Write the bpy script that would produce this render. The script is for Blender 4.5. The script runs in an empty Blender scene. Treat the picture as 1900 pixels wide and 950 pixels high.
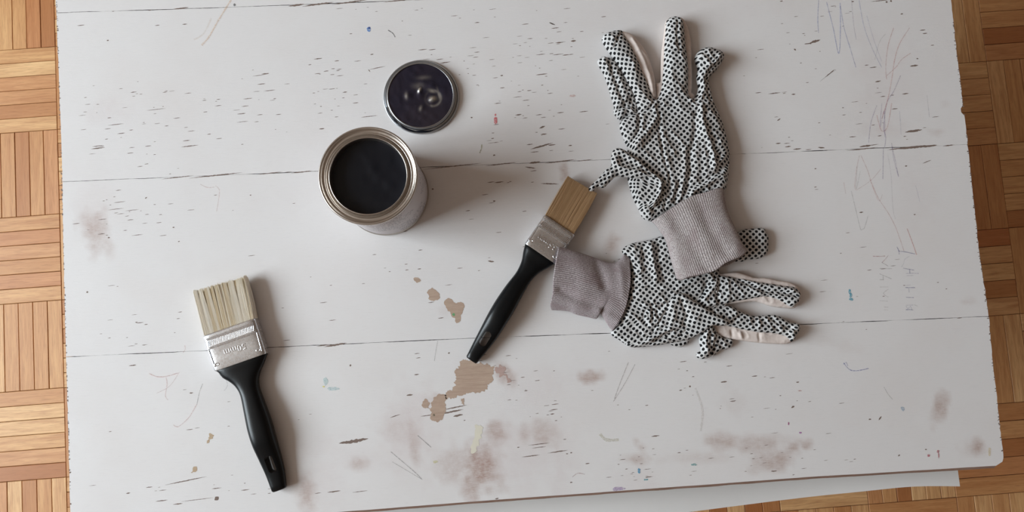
import bpy, bmesh, math, random
import numpy as np
from mathutils import Matrix, Vector
from mathutils.geometry import delaunay_2d_cdt

random.seed(7)
rng = np.random.default_rng(7)
sc = bpy.context.scene
col = sc.collection

# ------------------------------------------------------------------ camera
TH = 0.50                 # height of the table top above the floor
CH = 0.684                # camera above the table top
F = 1300.0                # focal length in pixels of the 1900x950 frame
ROLL = 0.0765
_d = np.array([-6.5, -103.1, -F]); _d /= np.linalg.norm(_d)
_z = -_d
_x = np.array([math.cos(ROLL), math.sin(ROLL), 0.0]); _x -= _z * _x.dot(_z); _x /= np.linalg.norm(_x)
_y = np.cross(_z, _x)
R = np.array([_x, _y, _z])
cd = bpy.data.cameras.new('camera'); cam = bpy.data.objects.new('camera', cd); col.objects.link(cam)
cd.sensor_fit = 'HORIZONTAL'; cd.sensor_width = 36.0; cd.lens = 36.0 * F / 1900.0
cd.clip_start = 0.02; cd.clip_end = 50
M4 = Matrix([list(R[0]) + [0], list(R[1]) + [0], list(R[2]) + [TH + CH], [0, 0, 0, 1]])
cam.matrix_world = M4
sc.camera = cam

# ------------------------------------------------------------------ world, window light, exposure
w = bpy.data.worlds.new('world'); sc.world = w; w.use_nodes = True
nt = w.node_tree; nt.nodes.clear()
wo = nt.nodes.new('ShaderNodeOutputWorld'); bg = nt.nodes.new('ShaderNodeBackground')
bg.inputs[0].default_value = (0.75, 0.86, 1.0, 1); bg.inputs[1].default_value = 0.6
nt.links.new(bg.outputs[0], wo.inputs[0])

# the room: the table stands in the middle, the daylight comes through one window in the left wall
RX0, RX1, RY0, RY1, RH = -2.65, 2.15, -1.85, 1.80, 2.95
WY0, WY1, WZ0, WZ1 = -0.98, 1.02, 1.10, 2.78
ld = bpy.data.lights.new('window_daylight', 'AREA'); ld.shape = 'RECTANGLE'; ld.size = WZ1 - WZ0 - .04; ld.size_y = WY1 - WY0 - .04
ld.energy = 170; ld.color = (0.845, 0.945, 1.0)
lo = bpy.data.objects.new('window_daylight', ld); col.objects.link(lo)
lo.location = (RX0 - .06, (WY0 + WY1) / 2, (WZ0 + WZ1) / 2)
lo.rotation_euler = (0, -math.pi / 2, 0)

sc.view_settings.view_transform = 'Standard'; sc.view_settings.look = 'None'
sc.view_settings.gamma = 1; sc.view_settings.use_curve_mapping = False
sc.view_settings.exposure = 0.0

# ------------------------------------------------------------------ helpers
def P(px, py, z=0.0):
    """point of the photograph taken back onto the plane z above the table top (metres)"""
    d = R @ np.array([(px - 950) / F, -(py - 475) / F, -1.0])
    t = (z - CH) / d[2]
    return np.array([d[0] * t, d[1] * t, TH + z])

def Pxy(pts, z=0.0):
    return np.array([P(a, b, z)[:2] for a, b in pts])

def link(o, parent=None):
    col.objects.link(o)
    if parent is not None: o.parent = parent
    return o

def mesh_obj(name, verts, faces, mat=None, parent=None, smooth=False, uv=None, mi=None):
    me = bpy.data.meshes.new(name)
    me.from_pydata([tuple(map(float, v)) for v in verts], [], [tuple(int(i) for i in f) for f in faces])
    if uv is not None:
        l = me.uv_layers.new(name='UVMap')
        vi = np.empty(len(me.loops), dtype=np.int32); me.loops.foreach_get('vertex_index', vi)
        l.data.foreach_set('uv', np.asarray(uv, dtype=np.float32)[vi].ravel())
    if mat is not None:
        for m in (mat if isinstance(mat, (list, tuple)) else [mat]): me.materials.append(m)
    if mi is not None: me.polygons.foreach_set('material_index', np.array(mi, dtype=np.int32))
    if smooth: me.polygons.foreach_set('use_smooth', [True] * len(me.polygons))
    me.update()
    return link(bpy.data.objects.new(name, me), parent)

def empty(name, loc, label, cat, rz=0.0, group=None):
    o = bpy.data.objects.new(name, None); col.objects.link(o)
    o.empty_display_size = 0.02
    o.location = tuple(loc); o.rotation_euler = (0, 0, rz)
    o['label'] = label; o['category'] = cat
    if group: o['group'] = group
    return o

def local(parent, pts):
    """world points into the frame of an unscaled parent"""
    L = Vector(parent.location); a = -parent.rotation_euler.z
    p = np.array(pts, dtype=float) - np.array(L)
    c, s = math.cos(a), math.sin(a)
    q = p.copy(); q[:, 0] = c * p[:, 0] - s * p[:, 1]; q[:, 1] = s * p[:, 0] + c * p[:, 1]
    return q

def lathe(name, prof, mat, parent, n=96, mi=None, smooth=True, closed=False):
    v = []; f = []; m = []
    for r, z in prof:
        for k in range(n):
            a = 2 * math.pi * k / n; v.append((r * math.cos(a), r * math.sin(a), z))
    for j in range(len(prof) - 1):
        for k in range(n):
            k2 = (k + 1) % n
            f.append((j * n + k, j * n + k2, (j + 1) * n + k2, (j + 1) * n + k)); m.append(0 if mi is None else mi[j])
    if closed:
        j = len(prof) - 1
        for k in range(n):
            k2 = (k + 1) % n; f.append((j * n + k, j * n + k2, k2, k)); m.append(0)
    o = mesh_obj(name, v, f, mat, parent, smooth=smooth, mi=m)
    return o

# numpy value noise, smooth, 2-D
_T = rng.random((256, 256))
def vnoise(x, y):
    xi = np.floor(x).astype(int); yi = np.floor(y).astype(int)
    fx = x - xi; fy = y - yi; fx = fx * fx * fx * (fx * (6 * fx - 15) + 10); fy = fy * fy * fy * (fy * (6 * fy - 15) + 10)
    a = _T[xi % 256, yi % 256]; b = _T[(xi + 1) % 256, yi % 256]; c = _T[xi % 256, (yi + 1) % 256]; d = _T[(xi + 1) % 256, (yi + 1) % 256]
    return (a * (1 - fx) + b * fx) * (1 - fy) + (c * (1 - fx) + d * fx) * fy

def catmull(pts, step, closed=True):
    pts = np.asarray(pts, float); n = len(pts); out = []
    segs = n if closed else n - 1
    for i in range(segs):
        if closed: p0, p1, p2, p3 = pts[i - 1], pts[i], pts[(i + 1) % n], pts[(i + 2) % n]
        else: p0, p1, p2, p3 = pts[max(i - 1, 0)], pts[i], pts[i + 1], pts[min(i + 2, n - 1)]
        k = max(1, int(np.linalg.norm(p2[:2] - p1[:2]) / step))
        for t in np.arange(k) / k:
            out.append(0.5 * ((2 * p1) + (-p0 + p2) * t + (2 * p0 - 5 * p1 + 4 * p2 - p3) * t * t + (-p0 + 3 * p1 - 3 * p2 + p3) * t ** 3))
    if not closed: out.append(pts[-1])
    return np.array(out)

def dist_poly(q, poly, closed=True):
    """distance of points q to a polyline"""
    a = poly if closed else poly[:-1]
    b = np.roll(poly, -1, 0) if closed else poly[1:]
    best = np.full(len(q), 1e9)
    ab = b - a; L2 = (ab ** 2).sum(1) + 1e-18
    for s in range(0, len(q), 4000):
        qq = q[s:s + 4000]
        t = ((qq[:, None, :] - a[None]) * ab[None]).sum(2) / L2[None]; t = np.clip(t, 0, 1)
        d = np.sqrt((((a[None] + t[..., None] * ab[None]) - qq[:, None, :]) ** 2).sum(2)).min(1)
        best[s:s + 4000] = d
    return best

def inside(q, poly):
    c = np.zeros(len(q), bool); n = len(poly); j = n - 1
    for i in range(n):
        xi, yi = poly[i]; xj, yj = poly[j]
        m = ((yi > q[:, 1]) != (yj > q[:, 1])) & (q[:, 0] < (xj - xi) * (q[:, 1] - yi) / (yj - yi + 1e-15) + xi)
        c ^= m; j = i
    return c

def resample(pts, n):
    pts = np.asarray(pts, float); d = np.r_[0, np.cumsum(np.linalg.norm(np.diff(pts, axis=0), axis=1))]
    t = np.linspace(0, d[-1], n)
    return np.stack([np.interp(t, d, pts[:, k]) for k in range(pts.shape[1])], 1)

# ------------------------------------------------------------------ materials
class NB:
    def __init__(s, name):
        s.m = bpy.data.materials.new(name); s.m.use_nodes = True; s.t = s.m.node_tree
        s.b = s.t.nodes['Principled BSDF']
    def n(s, kind, **kw):
        o = s.t.nodes.new('ShaderNode' + kind)
        for k, v in kw.items(): setattr(o, k, v)
        return o
    def l(s, a, b): s.t.links.new(a, b)
    def setv(s, sock, v):
        if hasattr(v, 'is_output') or hasattr(v, 'links'): s.l(v, sock)
        else: sock.default_value = v
    def math(s, op, a, b=None, c=None, clamp=False):
        o = s.n('Math', operation=op, use_clamp=clamp); s.setv(o.inputs[0], a)
        if b is not None: s.setv(o.inputs[1], b)
        if c is not None: s.setv(o.inputs[2], c)
        return o.outputs[0]
    def noise(s, vec, scale, detail=3, rough=.5, dist=0.0):
        o = s.n('TexNoise'); s.l(vec, o.inputs['Vector']); o.inputs['Scale'].default_value = scale
        o.inputs['Detail'].default_value = detail; o.inputs['Roughness'].default_value = rough
        o.inputs['Distortion'].default_value = dist; return o.outputs['Fac']
    def mapping(s, vec, scale=(1, 1, 1), rot=(0, 0, 0), loc=(0, 0, 0)):
        o = s.n('Mapping'); s.l(vec, o.inputs[0]); o.inputs['Scale'].default_value = scale
        o.inputs['Rotation'].default_value = rot; o.inputs['Location'].default_value = loc; return o.outputs[0]
    def mix(s, fac, a, b, bt='MIX'):
        o = s.n('Mix', data_type='RGBA', blend_type=bt); s.setv(o.inputs[0], fac)
        for q, v in ((6, a), (7, b)):
            s.setv(o.inputs[q], v if not isinstance(v, tuple) else (v + (1,))[:4])
        return o.outputs[2]
    def ramp(s, fac, stops):
        o = s.n('ValToRGB'); s.setv(o.inputs[0], fac); e = o.color_ramp.elements
        while len(e) < len(stops): e.new(0.5)
        for q, (p, c) in zip(e, stops): q.position = p; q.color = (tuple(c) + (1,))[:4] if isinstance(c, (tuple, list)) else (c, c, c, 1)
        return o.outputs[0]
    def bump(s, h, strength=.5, dist=.001):
        o = s.n('Bump'); s.l(h, o.inputs['Height']); o.inputs['Strength'].default_value = strength
        o.inputs['Distance'].default_value = dist; s.l(o.outputs[0], s.b.inputs['Normal']); return o
    def col(s, v): s.setv(s.b.inputs['Base Color'], v if not isinstance(v, tuple) else (v + (1,))[:4])
    def rough(s, v): s.setv(s.b.inputs['Roughness'], v)
    def metal(s, v): s.b.inputs['Metallic'].default_value = v
    def spec(s, v): s.b.inputs['Specular IOR Level'].default_value = v
    def coord(s, k='Object'): return s.n('TexCoord').outputs[k]
    def geo(s): return s.n('NewGeometry').outputs['Position']

def lin(r, g, b): return tuple(((c / 255) / 12.92 if c / 255 < .04045 else ((c / 255 + .055) / 1.055) ** 2.4) for c in (r, g, b))

def mat_plain(name, c, rough=.5, metal=0.0, nscale=0, bumpd=.0003, var=.08):
    b = NB(name); co = b.coord()
    f = b.noise(co, nscale or 60, 4)
    b.col(b.mix(f, tuple(x * (1 - var) for x in c), tuple(min(1, x * (1 + var)) for x in c)))
    b.rough(rough); b.metal(metal)
    if nscale: b.bump(f, .4, bumpd)
    return b.m

def mat_white_paint():
    b = NB('worn_white_paint'); g = b.geo()
    big = b.noise(g, 3.2, 3); mid = b.noise(g, 14, 4)
    base = b.mix(big, lin(217, 213, 213), lin(229, 226, 225))
    base = b.mix(b.math('MULTIPLY', b.ramp(mid, [(.45, 0.0), (.75, 1.0)]), .35), base, lin(214, 206, 203))
    # grain that shows through the thin coat, drawn out along the planks
    gr = b.noise(b.mapping(g, scale=(14, 190, 1), rot=(0, 0, .035)), 6, 5, .65)
    base = b.mix(b.math('MULTIPLY', b.ramp(gr, [(.55, 0.0), (.8, 1.0)]), .22), base, lin(190, 182, 180))
    at = b.n('Attribute', attribute_name='wear'); f = at.outputs['Fac']
    gn = b.noise(b.mapping(g, scale=(40, 420, 1), rot=(0, 0, .035)), 4, 5, .7)
    sp = b.noise(g, 130, 5, .7)
    x = b.math('ADD', b.math('MULTIPLY', gn, .6), b.math('MULTIPLY', sp, .55))
    x = b.math('MULTIPLY', f, b.math('MULTIPLY_ADD', x, 2.3, -.62, clamp=True))
    base = b.mix(b.math('MULTIPLY', x, .95, clamp=True), base, lin(166, 136, 124))
    at2 = b.n('Attribute', attribute_name='haze'); 
    base = b.mix(b.math('MULTIPLY', at2.outputs['Fac'], b.math('MULTIPLY_ADD', sp, .9, .0)), base, lin(204, 189, 188))
    b.col(base); b.rough(b.math('MULTIPLY_ADD', mid, .2, .42)); b.spec(.35)
    fn = b.noise(g, 900, 3)
    b.bump(b.math('ADD', b.math('MULTIPLY', gr, .6), b.math('MULTIPLY', fn, .25)), .25, .0006)
    return b.m

def mat_bare_wood(name='bare_wood', c1=(164, 140, 122), c2=(194, 172, 152)):
    b = NB(name); g = b.geo()
    gr = b.noise(b.mapping(g, scale=(18, 330, 1), rot=(0, 0, .035)), 3, 6, .7)
    f2 = b.noise(g, 60, 3)
    b.col(b.mix(b.math('MULTIPLY', f2, .4), b.mix(b.ramp(gr, [(.3, 0.0), (.7, 1.0)]), lin(*c1), lin(*c2)), lin(170, 138, 126)))
    b.rough(.7); b.bump(gr, .5, .0006); return b.m

def mat_parquet(name, mode):
    b = NB(name)
    uv = b.n('UVMap').outputs[0]
    if mode == 'part':
        rnd = b.n('ObjectInfo').outputs['Random']
    else:
        rnd = b.n('Attribute', attribute_name='tone').outputs['Fac']
    cx = b.n('CombineXYZ'); b.l(b.math('MULTIPLY', rnd, 37.0), cx.inputs[0]); b.l(b.math('MULTIPLY', rnd, 91.0), cx.inputs[1])
    ad = b.n('VectorMath', operation='ADD'); b.l(uv, ad.inputs[0]); b.l(cx.outputs[0], ad.inputs[1])
    v = ad.outputs[0]
    g1 = b.noise(b.mapping(v, scale=(9, 120, 1)), 1.0, 4, .6, .8)
    g2 = b.noise(b.mapping(v, scale=(40, 700, 1)), 1.0, 4, .6)
    tone = b.ramp(rnd, [(0.0, lin(166, 104, 62)), (.22, lin(202, 148, 98)), (.5, lin(218, 170, 118)), (.8, lin(232, 190, 138)), (1.0, lin(190, 124, 78))])
    c = b.mix(b.math('MULTIPLY', b.ramp(g1, [(.35, 0.0), (.7, 1.0)]), .6), tone, lin(168, 106, 62))
    c = b.mix(b.math('MULTIPLY', b.ramp(g2, [(.5, 0.0), (.72, 1.0)]), .45), c, lin(134, 82, 48))
    b.col(c); b.rough(.45); b.spec(.3); b.bump(g2, .15, .0004)
    return b.m

def mat_dots():
    b = NB('dotted_cotton'); uv = b.n('UVMap').outputs[0]       # uv in millimetres
    v = b.mapping(uv, scale=(1 / 4.3, 1 / 4.3, 1), rot=(0, 0, math.radians(45)))
    fr = b.n('VectorMath', operation='FRACTION'); b.l(v, fr.inputs[0])
    sb = b.n('VectorMath', operation='SUBTRACT'); b.l(fr.outputs[0], sb.inputs[0]); sb.inputs[1].default_value = (.5, .5, 0)
    ml = b.n('VectorMath', operation='MULTIPLY'); b.l(sb.outputs[0], ml.inputs[0]); ml.inputs[1].default_value = (1, 1, 0)
    le = b.n('VectorMath', operation='LENGTH'); b.l(ml.outputs[0], le.inputs[0]); d = le.outputs['Value']
    wob = b.noise(b.mapping(uv, scale=(.5, .5, 1)), 1.0, 2)
    d2 = b.math('ADD', d, b.math('MULTIPLY_ADD', wob, .10, -.05))
    mr = b.n('MapRange', interpolation_type='SMOOTHSTEP'); b.l(d2, mr.inputs[0])
    for i, x in ((1, .358), (2, .322), (3, 0.0), (4, 1.0)): mr.inputs[i].default_value = x
    mask = mr.outputs[0]
    wv = b.noise(b.mapping(uv, scale=(2.2, 2.2, 1)), 1.0, 4, .7)
    g = b.geo(); big = b.noise(g, 25, 3)
    cl = b.mix(wv, lin(178, 178, 179), lin(208, 208, 208)); cl = b.mix(b.math('MULTIPLY', big, .35), cl, lin(205, 194, 186))
    b.col(b.mix(mask, cl, lin(12, 12, 15)))
    b.rough(b.math('MULTIPLY_ADD', mask, -.3, .95)); b.spec(.2)
    b.bump(b.math('ADD', b.math('MULTIPLY', mask, 1.0), b.math('MULTIPLY', wv, .3)), .6, .0005)
    b.b.inputs['Sheen Weight'].default_value = 0.0
    return b.m

def mat_canvas():
    b = NB('unbleached_canvas'); g = b.geo()
    w1 = b.n('TexWave', wave_type='BANDS', bands_direction='DIAGONAL'); b.l(g, w1.inputs[0]); w1.inputs['Scale'].default_value = 800; w1.inputs['Distortion'].default_value = 1.5
    n = b.noise(g, 400, 3)
    b.col(b.mix(n, lin(206, 190, 182), lin(236, 224, 218))); b.rough(.95); b.spec(.1)
    b.bump(b.math('ADD', b.math('MULTIPLY', w1.outputs[1], .5), n), .5, .0005); return b.m

def mat_knit(name, c1, c2):
    b = NB(name); uv = b.n('UVMap').outputs[0]
    n1 = b.noise(b.mapping(uv, scale=(1.5, .75, 1)), 1.0, 5, .85)
    n2 = b.noise(b.mapping(uv, scale=(.07, .05, 1)), 1.0, 3)
    c = b.mix(b.ramp(n1, [(.40, 0.0), (.60, 1.0)]), lin(*c1), lin(*c2))
    c = b.mix(b.math('MULTIPLY', b.ramp(n2, [(.45, 0.0), (.7, 1.0)]), .5), c, lin(150, 128, 130))
    cs = b.n('VectorRotate') if False else None
    wv = b.n('TexWave', wave_type='BANDS', bands_direction='Y'); b.l(uv, wv.inputs[0]); wv.inputs['Scale'].default_value = .33; wv.inputs['Distortion'].default_value = 3; wv.inputs['Detail Scale'].default_value = 2
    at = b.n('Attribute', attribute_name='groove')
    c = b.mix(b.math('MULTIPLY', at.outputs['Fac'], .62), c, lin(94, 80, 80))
    b.col(c); b.rough(1.0); b.spec(.05)
    b.bump(b.math('ADD', n1, b.math('MULTIPLY', wv.outputs[1], .12)), .8, .0007); return b.m

def mat_tin(name, c=(200, 192, 184), r=.28, dirt=.2):
    b = NB(name); g = b.coord()
    n = b.noise(g, 40, 4); n2 = b.noise(g, 400, 3)
    b.col(b.mix(b.math('MULTIPLY', n, dirt), lin(*c), lin(150, 138, 128))); b.metal(1.0)
    b.rough(b.math('MULTIPLY_ADD', n2, .18, r - .05)); b.bump(n, .05, .0004); return b.m

def mat_label():
    b = NB('can_label_paper'); co = b.coord(); sx = b.n('SeparateXYZ'); b.l(co, sx.inputs[0])
    ang = b.math('ARCTAN2', sx.outputs[1], sx.outputs[0]); cx = b.n('CombineXYZ'); b.l(b.math('MULTIPLY', ang, .0425), cx.inputs[0]); b.l(sx.outputs[2], cx.inputs[1])
    v = cx.outputs[0]
    # rows of small illegible print running round the can
    rows = b.math('FRACT', b.math('MULTIPLY', sx.outputs[2], 260.0))
    inrow = b.math('LESS_THAN', rows, .5)
    dash = b.math('GREATER_THAN', b.noise(b.mapping(v, scale=(650, 260, 1)), 1.0, 2), .5)
    block = b.math('GREATER_THAN', b.noise(b.mapping(v, scale=(28, 34, 1), loc=(3, 1, 0)), 1.0, 1), .47)
    m = b.math('MULTIPLY', b.math('MULTIPLY', inrow, dash), block)
    b.col(b.mix(b.math('MULTIPLY', m, .75), lin(208, 202, 204), lin(96, 92, 100))); b.rough(.45); return b.m

def mat_paint(name, c, r, ripple=0.0, mott=None):
    b = NB(name); co = b.coord(); n = b.noise(co, 45, 3, .5, 1.2); n2 = b.noise(co, 16, 2)
    cc = b.mix(n2, lin(*c), lin(*(mott or c))); b.col(cc); b.rough(r); b.spec(.3)
    if ripple: b.bump(n, ripple, .002)
    return b.m

def mat_crayon(name, c, a=.5):
    b = NB(name); g = b.geo(); n = b.noise(g, 700, 3, .7)
    b.col(lin(*c)); b.rough(.7)
    b.setv(b.b.inputs['Alpha'], b.math('MULTIPLY', b.ramp(n, [(.34, 0.3), (.55, 1.0)]), min(1, a * .68))); return b.m

def mat_bristle(name, c1, c2):
    b = NB(name); at = b.n('Attribute', attribute_name='tone'); b.col(b.mix(at.outputs['Fac'], lin(*c1), lin(*c2))); b.rough(.4); b.spec(.35); return b.m

M_white = mat_white_paint(); M_bare = mat_bare_wood(); M_edge = mat_bare_wood('worn_edge_wood', (104, 80, 68), (152, 124, 108))
M_dark = mat_plain('under_paint_brown', lin(122, 104, 95), .8, nscale=300)
M_gap = mat_plain('joint_dirt', lin(62, 50, 44), .9, nscale=200)
M_dots = mat_dots(); M_canvas = mat_canvas()
M_knit = mat_knit('ribbed_knit', (140, 127, 126), (216, 208, 207)); M_knit2 = mat_knit('heather_knit', (134, 121, 123), (216, 207, 209))
M_tin = mat_tin('tin'); M_ferrule = mat_tin('nickel_ferrule', (226, 228, 232), .24, .1)
M_black = mat_plain('black_plastic', lin(7, 10, 13), .30, nscale=500, bumpd=.00008); M_black.node_tree.nodes['Principled BSDF'].inputs['Specular IOR Level'].default_value = .3
M_paper = mat_plain('white_paper', lin(226, 223, 221), .8, nscale=30, bumpd=.0005, var=.03)

# ------------------------------------------------------------------ floor: mosaic parquet
S = 0.1236 * (TH + CH)
FX, FY = -0.6313 * (TH + CH), 0.3121 * (TH + CH)
sub = mesh_obj('floor', [(-2.75, -1.9, -.02), (2.2, -1.9, -.02), (2.2, 1.9, -.02), (-2.75, 1.9, -.02),
                         (-2.75, -1.9, -.0022), (2.2, -1.9, -.0022), (2.2, 1.9, -.0022), (-2.75, 1.9, -.0022)],
               [(0, 3, 2, 1), (4, 5, 6, 7), (0, 1, 5, 4), (1, 2, 6, 5), (2, 3, 7, 6), (3, 0, 4, 7)],
               mat_plain('floor_joint_filler', lin(70, 44, 28), .9, nscale=80))
sub['kind'] = 'structure'
def strip_geo(L, W, g=.00035, h=.0, b=.0006):
    x, y = L / 2 - g, W / 2 - g
    v = [(-x, -y, -.002), (x, -y, -.002), (x, y, -.002), (-x, y, -.002), (-x, -y, -b), (x, -y, -b), (x, y, -b), (-x, y, -b),
         (-x + b, -y + b, 0), (x - b, -y + b, 0), (x - b, y - b, 0), (-x + b, y - b, 0)]
    f = [(8, 9, 10, 11)] + [(i, (i + 1) % 4, 4 + (i + 1) % 4, 4 + i) for i in range(4)] + [(4 + i, 4 + (i + 1) % 4, 8 + (i + 1) % 4, 8 + i) for i in range(4)]
    return np.array(v), f
MPp = mat_parquet('oak_parquet_strip', 'part'); MPs = mat_parquet('oak_parquet_field', 'stuff')
strip_mesh = {}
for n in (5, 6):
    v, f = strip_geo(S, S / n)
    o = mesh_obj('parquet_strip', v, f, MPp, None, uv=v[:, :2]); strip_mesh[n] = o.data; bpy.data.objects.remove(o)
def project(p):
    c = R.T @ (np.array(p) - np.array([0, 0, TH + CH])); return 950 + F * c[0] / -c[2], 475 - F * c[1] / -c[2]
def hidden(i, j):
    """square lies wholly below the table as seen, or off the frame"""
    pts = [project((FX + S * (i + a), FY - S * (j + b), 0)) for a in (0, 1) for b in (0, 1)]
    xs = [p[0] for p in pts]; ys = [p[1] for p in pts]
    if max(xs) < -90 or min(xs) > 1990 or max(ys) < -60 or min(ys) > 1010: return True
    return min(xs) > 135 and max(xs) < 1755 and max(ys) < 975
SV, SF, ST, SUV = [], [], [], []
cnt = 0
for i in range(-14, 23):
    for j in range(-10, 16):
        cx, cy = FX + S * (i + .5), FY - S * (j + .5)
        if cx > 2.1 or cx < -2.6 or abs(cy) > 1.8: continue
        vert = ((i + j) % 2 != 0)
        n = 6 if i < 4 else (6 if i == 9 else 5)
        vis = not hidden(i, j)
        for k in range(n):
            off = (k + .5 - n / 2) * S / n
            x, y = (cx + off, cy) if vert else (cx, cy + off)
            z = random.uniform(-.0003, .0003); rz = (math.pi / 2 if vert else 0) + random.uniform(-.002, .002) + (math.pi if random.random() < .5 else 0)
            if vis and cnt < 298:
                o = bpy.data.objects.new('parquet_strip', strip_mesh[n]); o.location = (x, y, z); o.rotation_euler = (0, 0, rz); link(o, sub); cnt += 1
            else:
                v, f = strip_geo(S, S / n); c_, s_ = math.cos(rz), math.sin(rz); q = v.copy()
                q[:, 0] = v[:, 0] * c_ - v[:, 1] * s_ + x; q[:, 1] = v[:, 0] * s_ + v[:, 1] * c_ + y; q[:, 2] += z
                b0 = len(SV); SV.extend(q.tolist()); SF.extend([tuple(a + b0 for a in ff) for ff in f]); SUV.extend(v[:, :2].tolist()); ST.extend([random.random()] * len(v))
o = mesh_obj('parquet_field', SV, SF, MPs, sub, uv=SUV); o['kind'] = 'stuff'
a = o.data.attributes.new('tone', 'FLOAT', 'POINT'); a.data.foreach_set('value', ST)
print('parquet strips', cnt)

# ------------------------------------------------------------------ walls, ceiling, window
def rbox(name, x0, x1, y0, y1, z0, z1, mat, parent=None):
    v = [(x, y, z) for z in (z0, z1) for x, y in ((x0, y0), (x1, y0), (x1, y1), (x0, y1))]
    o = mesh_obj(name, v, [(0, 3, 2, 1), (4, 5, 6, 7), (0, 1, 5, 4), (1, 2, 6, 5), (2, 3, 7, 6), (3, 0, 4, 7)], mat, parent)
    if parent is None: o['kind'] = 'structure'
    return o
M_wall = mat_plain('wall_plaster', lin(138, 120, 106), .9, nscale=40, bumpd=.001, var=.03)
M_ceil = mat_plain('ceiling_plaster', lin(142, 128, 116), .9, nscale=40, bumpd=.001, var=.03)
M_frame = mat_plain('window_frame_paint', lin(235, 233, 230), .4, nscale=20)
T_ = .10
rbox('wall_right', RX1, RX1 + T_, RY0 - T_, RY1 + T_, 0, RH, M_wall)
rbox('wall_back', RX0, RX1, RY1, RY1 + T_, 0, RH, M_wall)
rbox('wall_front', RX0, RX1, RY0 - T_, RY0, 0, RH, M_wall)
rbox('ceiling', RX0 - T_, RX1 + T_, RY0 - T_, RY1 + T_, RH, RH + .1, M_ceil)
V, Fc = [], []
for (y0, y1, z0, z1) in ((RY0 - T_, WY0, 0, RH), (WY1, RY1 + T_, 0, RH), (WY0, WY1, 0, WZ0), (WY0, WY1, WZ1, RH)):
    b0 = len(V); V += [(x, y, z) for z in (z0, z1) for x, y in ((RX0 - T_, y0), (RX0, y0), (RX0, y1), (RX0 - T_, y1))]
    Fc += [tuple(q + b0 for q in f) for f in [(0, 3, 2, 1), (4, 5, 6, 7), (0, 1, 5, 4), (1, 2, 6, 5), (2, 3, 7, 6), (3, 0, 4, 7)]]
wl_ = mesh_obj('wall_left', V, Fc, M_wall); wl_['kind'] = 'structure'
V, Fc = [], []
ym = (WY0 + WY1) / 2
for (y0, y1, z0, z1) in ((WY0, WY0 + .05, WZ0, WZ1), (WY1 - .05, WY1, WZ0, WZ1), (WY0, WY1, WZ0, WZ0 + .05), (WY0, WY1, WZ1 - .05, WZ1), (ym - .03, ym + .03, WZ0, WZ1)):
    b0 = len(V); V += [(x, y, z) for z in (z0, z1) for x, y in ((RX0 - .05, y0), (RX0 - .01, y0), (RX0 - .01, y1), (RX0 - .05, y1))]
    Fc += [tuple(q + b0 for q in f) for f in [(0, 3, 2, 1), (4, 5, 6, 7), (0, 1, 5, 4), (1, 2, 6, 5), (2, 3, 7, 6), (3, 0, 4, 7)]]
wn = mesh_obj('window_1', V, Fc, M_frame); wn['kind'] = 'structure'

# ------------------------------------------------------------------ table
table = empty('table', (0, 0, 0), 'low worn table with white painted plank top, chipped and stained, on the parquet floor', 'table')
THK = .018
left_edge = [(97, -260), (103.6, 0), (115.2, 303), (117.2, 440), (121.3, 621), (127.3, 824), (130, 950), (131.5, 1010)]
right_edge = [(1731, -260), (1764.8, 0), (1775.8, 103), (1790.6, 221), (1803.5, 343), (1816.7, 468), (1833.5, 578), (1842.8, 679), (1853, 770), (1860, 836), (1864, 863)]
bottom_edge = [(131, 982), (400, 965), (680, 946.5), (860, 932), (1126, 912.7), (1315, 899), (1500, 885), (1605, 879), (1778, 868.5), (1864, 863)]
J0 = [(98, 24), (350, 16), (550, 9), (750, 1), (1200, -17), (1765, -40)]
J1 = [(110, 337.5), (456, 323), (586, 318), (784, 310.5), (1131, 296), (1400, 284.5), (1797, 268)]
J2 = [(120, 662), (384, 650.5), (490, 645), (867, 628), (1130, 618), (1480, 602), (1786, 589), (1838, 587)]
JT = [(97, -260), (1731, -330)]
joints = [JT, J0, J1, J2, bottom_edge]
Wl = Pxy(left_edge)[:, :2]; Wr = Pxy(right_edge)[:, :2]
def edge_x(edge, y): 
    e = edge[np.argsort(edge[:, 1])]; return np.interp(y, e[:, 1], e[:, 0])
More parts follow.
